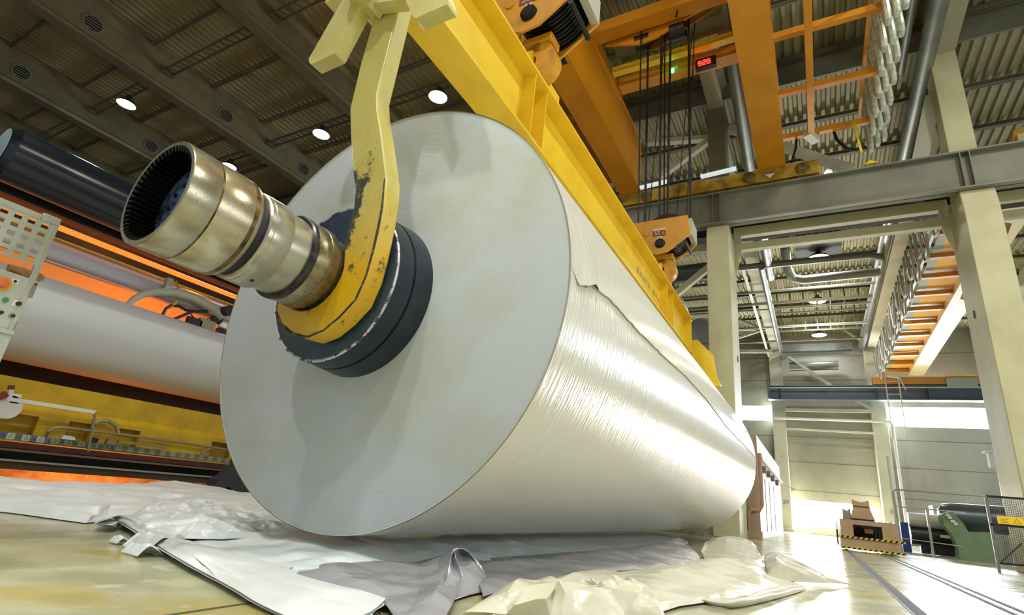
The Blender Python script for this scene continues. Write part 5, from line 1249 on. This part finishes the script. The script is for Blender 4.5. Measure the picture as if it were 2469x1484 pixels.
for k, (q, s_, sd) in enumerate((((1400, 1470), .22, 21), ((1500, 1455), .2, 22.5), ((1450, 1440), .16, 24))):
    c_ = atz(q[0], q[1], .06); rws = []
    for j in range(5):
        rws.append([tuple(c_+Vector(((i-2)*s_*.5*RT.x+(j-2)*s_*.35*FWD.x, (i-2)*s_*.5*RT.y+(j-2)*s_*.35*FWD.y, (.07 if 0 < i < 4 and 0 < j < 4 else -.05)))) + (0,) for i in range(5)])
    sheet('crumpled_film', rws, film_b, ('left crumpled lump of film inside the beige sheet at the bottom', 'right crumpled lump of film inside the beige sheet at the bottom', 'upper crumpled lump of film under the greyish fold')[k], amp=.055, sc=3.6, seed=sd, folded=True, nu=100, nv=80, cat='plastic film')
# G: far right crumple, H: lump, small ones
sheet('crumpled_film', [
    [(1850, 1398, .01), (1880, 1402, .01), (1930, 1404, .012), (1980, 1406, .01), (2050, 1410, .006)],
    [(1850, 1380, .06), (1885, 1376, .09), (1925, 1384, .07), (1975, 1392, .05), (2030, 1404, .02)],
    [(1842, 1348, .12), (1870, 1352, .14), (1900, 1362, .12), (1950, 1376, .09), (2000, 1394, .04)],
    [(1846, 1334, .13), (1872, 1342, .14), (1902, 1345, .15), (1945, 1366, .10), (1985, 1385, .05)],
    [(1860, 1338, .06), (1890, 1346, .06), (1915, 1352, .08), (1950, 1368, .05), (1995, 1388, .02)]],
    film_d, 'stiff crumpled piece of film alone on the floor at the right end of the sheets', amp=.05, sc=1.8, seed=17.7, folded=True, nu=110, nv=60, cat='plastic film')
sheet('crumpled_film', [
    [(1700, 1352, .02), (1740, 1362, .02), (1790, 1366, .02), (1840, 1362, .02)],
    [(1690, 1330, .08), (1740, 1336, .09), (1790, 1342, .08), (1836, 1345, .06)],
    [(1700, 1308, .13), (1745, 1306, .16), (1790, 1312, .15), (1825, 1325, .10)],
    [(1720, 1301, .15), (1750, 1298, .17), (1800, 1302, .16), (1815, 1316, .10)],
    [(1720, 1305, .08), (1750, 1303, .08), (1795, 1308, .08), (1830, 1322, .05)]],
    film_d, 'rounded lump of crumpled film at the far right under the roll end', amp=.05, sc=1.2, seed=19.3, folded=True, nu=90, nv=50, cat='plastic film')
sheet('crumpled_film', [
    [(1690, 1452, .006), (1760, 1466, .006), (1850, 1450, .006), (1942, 1424, .006)],
    [(1700, 1446, .03), (1765, 1454, .04), (1850, 1438, .04), (1940, 1418, .02)],
    [(1745, 1444, .03), (1790, 1444, .05), (1850, 1424, .05), (1935, 1414, .02)],
    [(1760, 1444, .01), (1800, 1440, .02), (1856, 1420, .02), (1930, 1412, .01)]],
    film_b, 'glossy rolled edge of film pointing right along the floor', amp=.01, sc=3, seed=23.3, nu=80, nv=30, cat='plastic film')
for q, lb, sz, sd in (((345, 1330), 'small curled paper scrap under the stacked white layers', .09, 31), ((372, 1318), 'larger curled paper scrap tucked under the stacked layers', .14, 33), ((290, 1304), 'tiny torn scrap on the floor left of the stacked layers', .05, 35)):
    c_ = atz(q[0], q[1], .02); rws = []
    for j in range(4): rws.append([(c_.x+(i-1.5)*sz*.6, c_.y+(j-1.5)*sz*.5, .008+(.05*sz/.1 if j == 1 else .03*sz/.1 if j == 2 and i > 1 else 0), 0) for i in range(4)])
    sheet('paper_scrap', rws, film, lb, amp=.03, sc=9, seed=sd, nu=40, nv=30, cat='scrap')
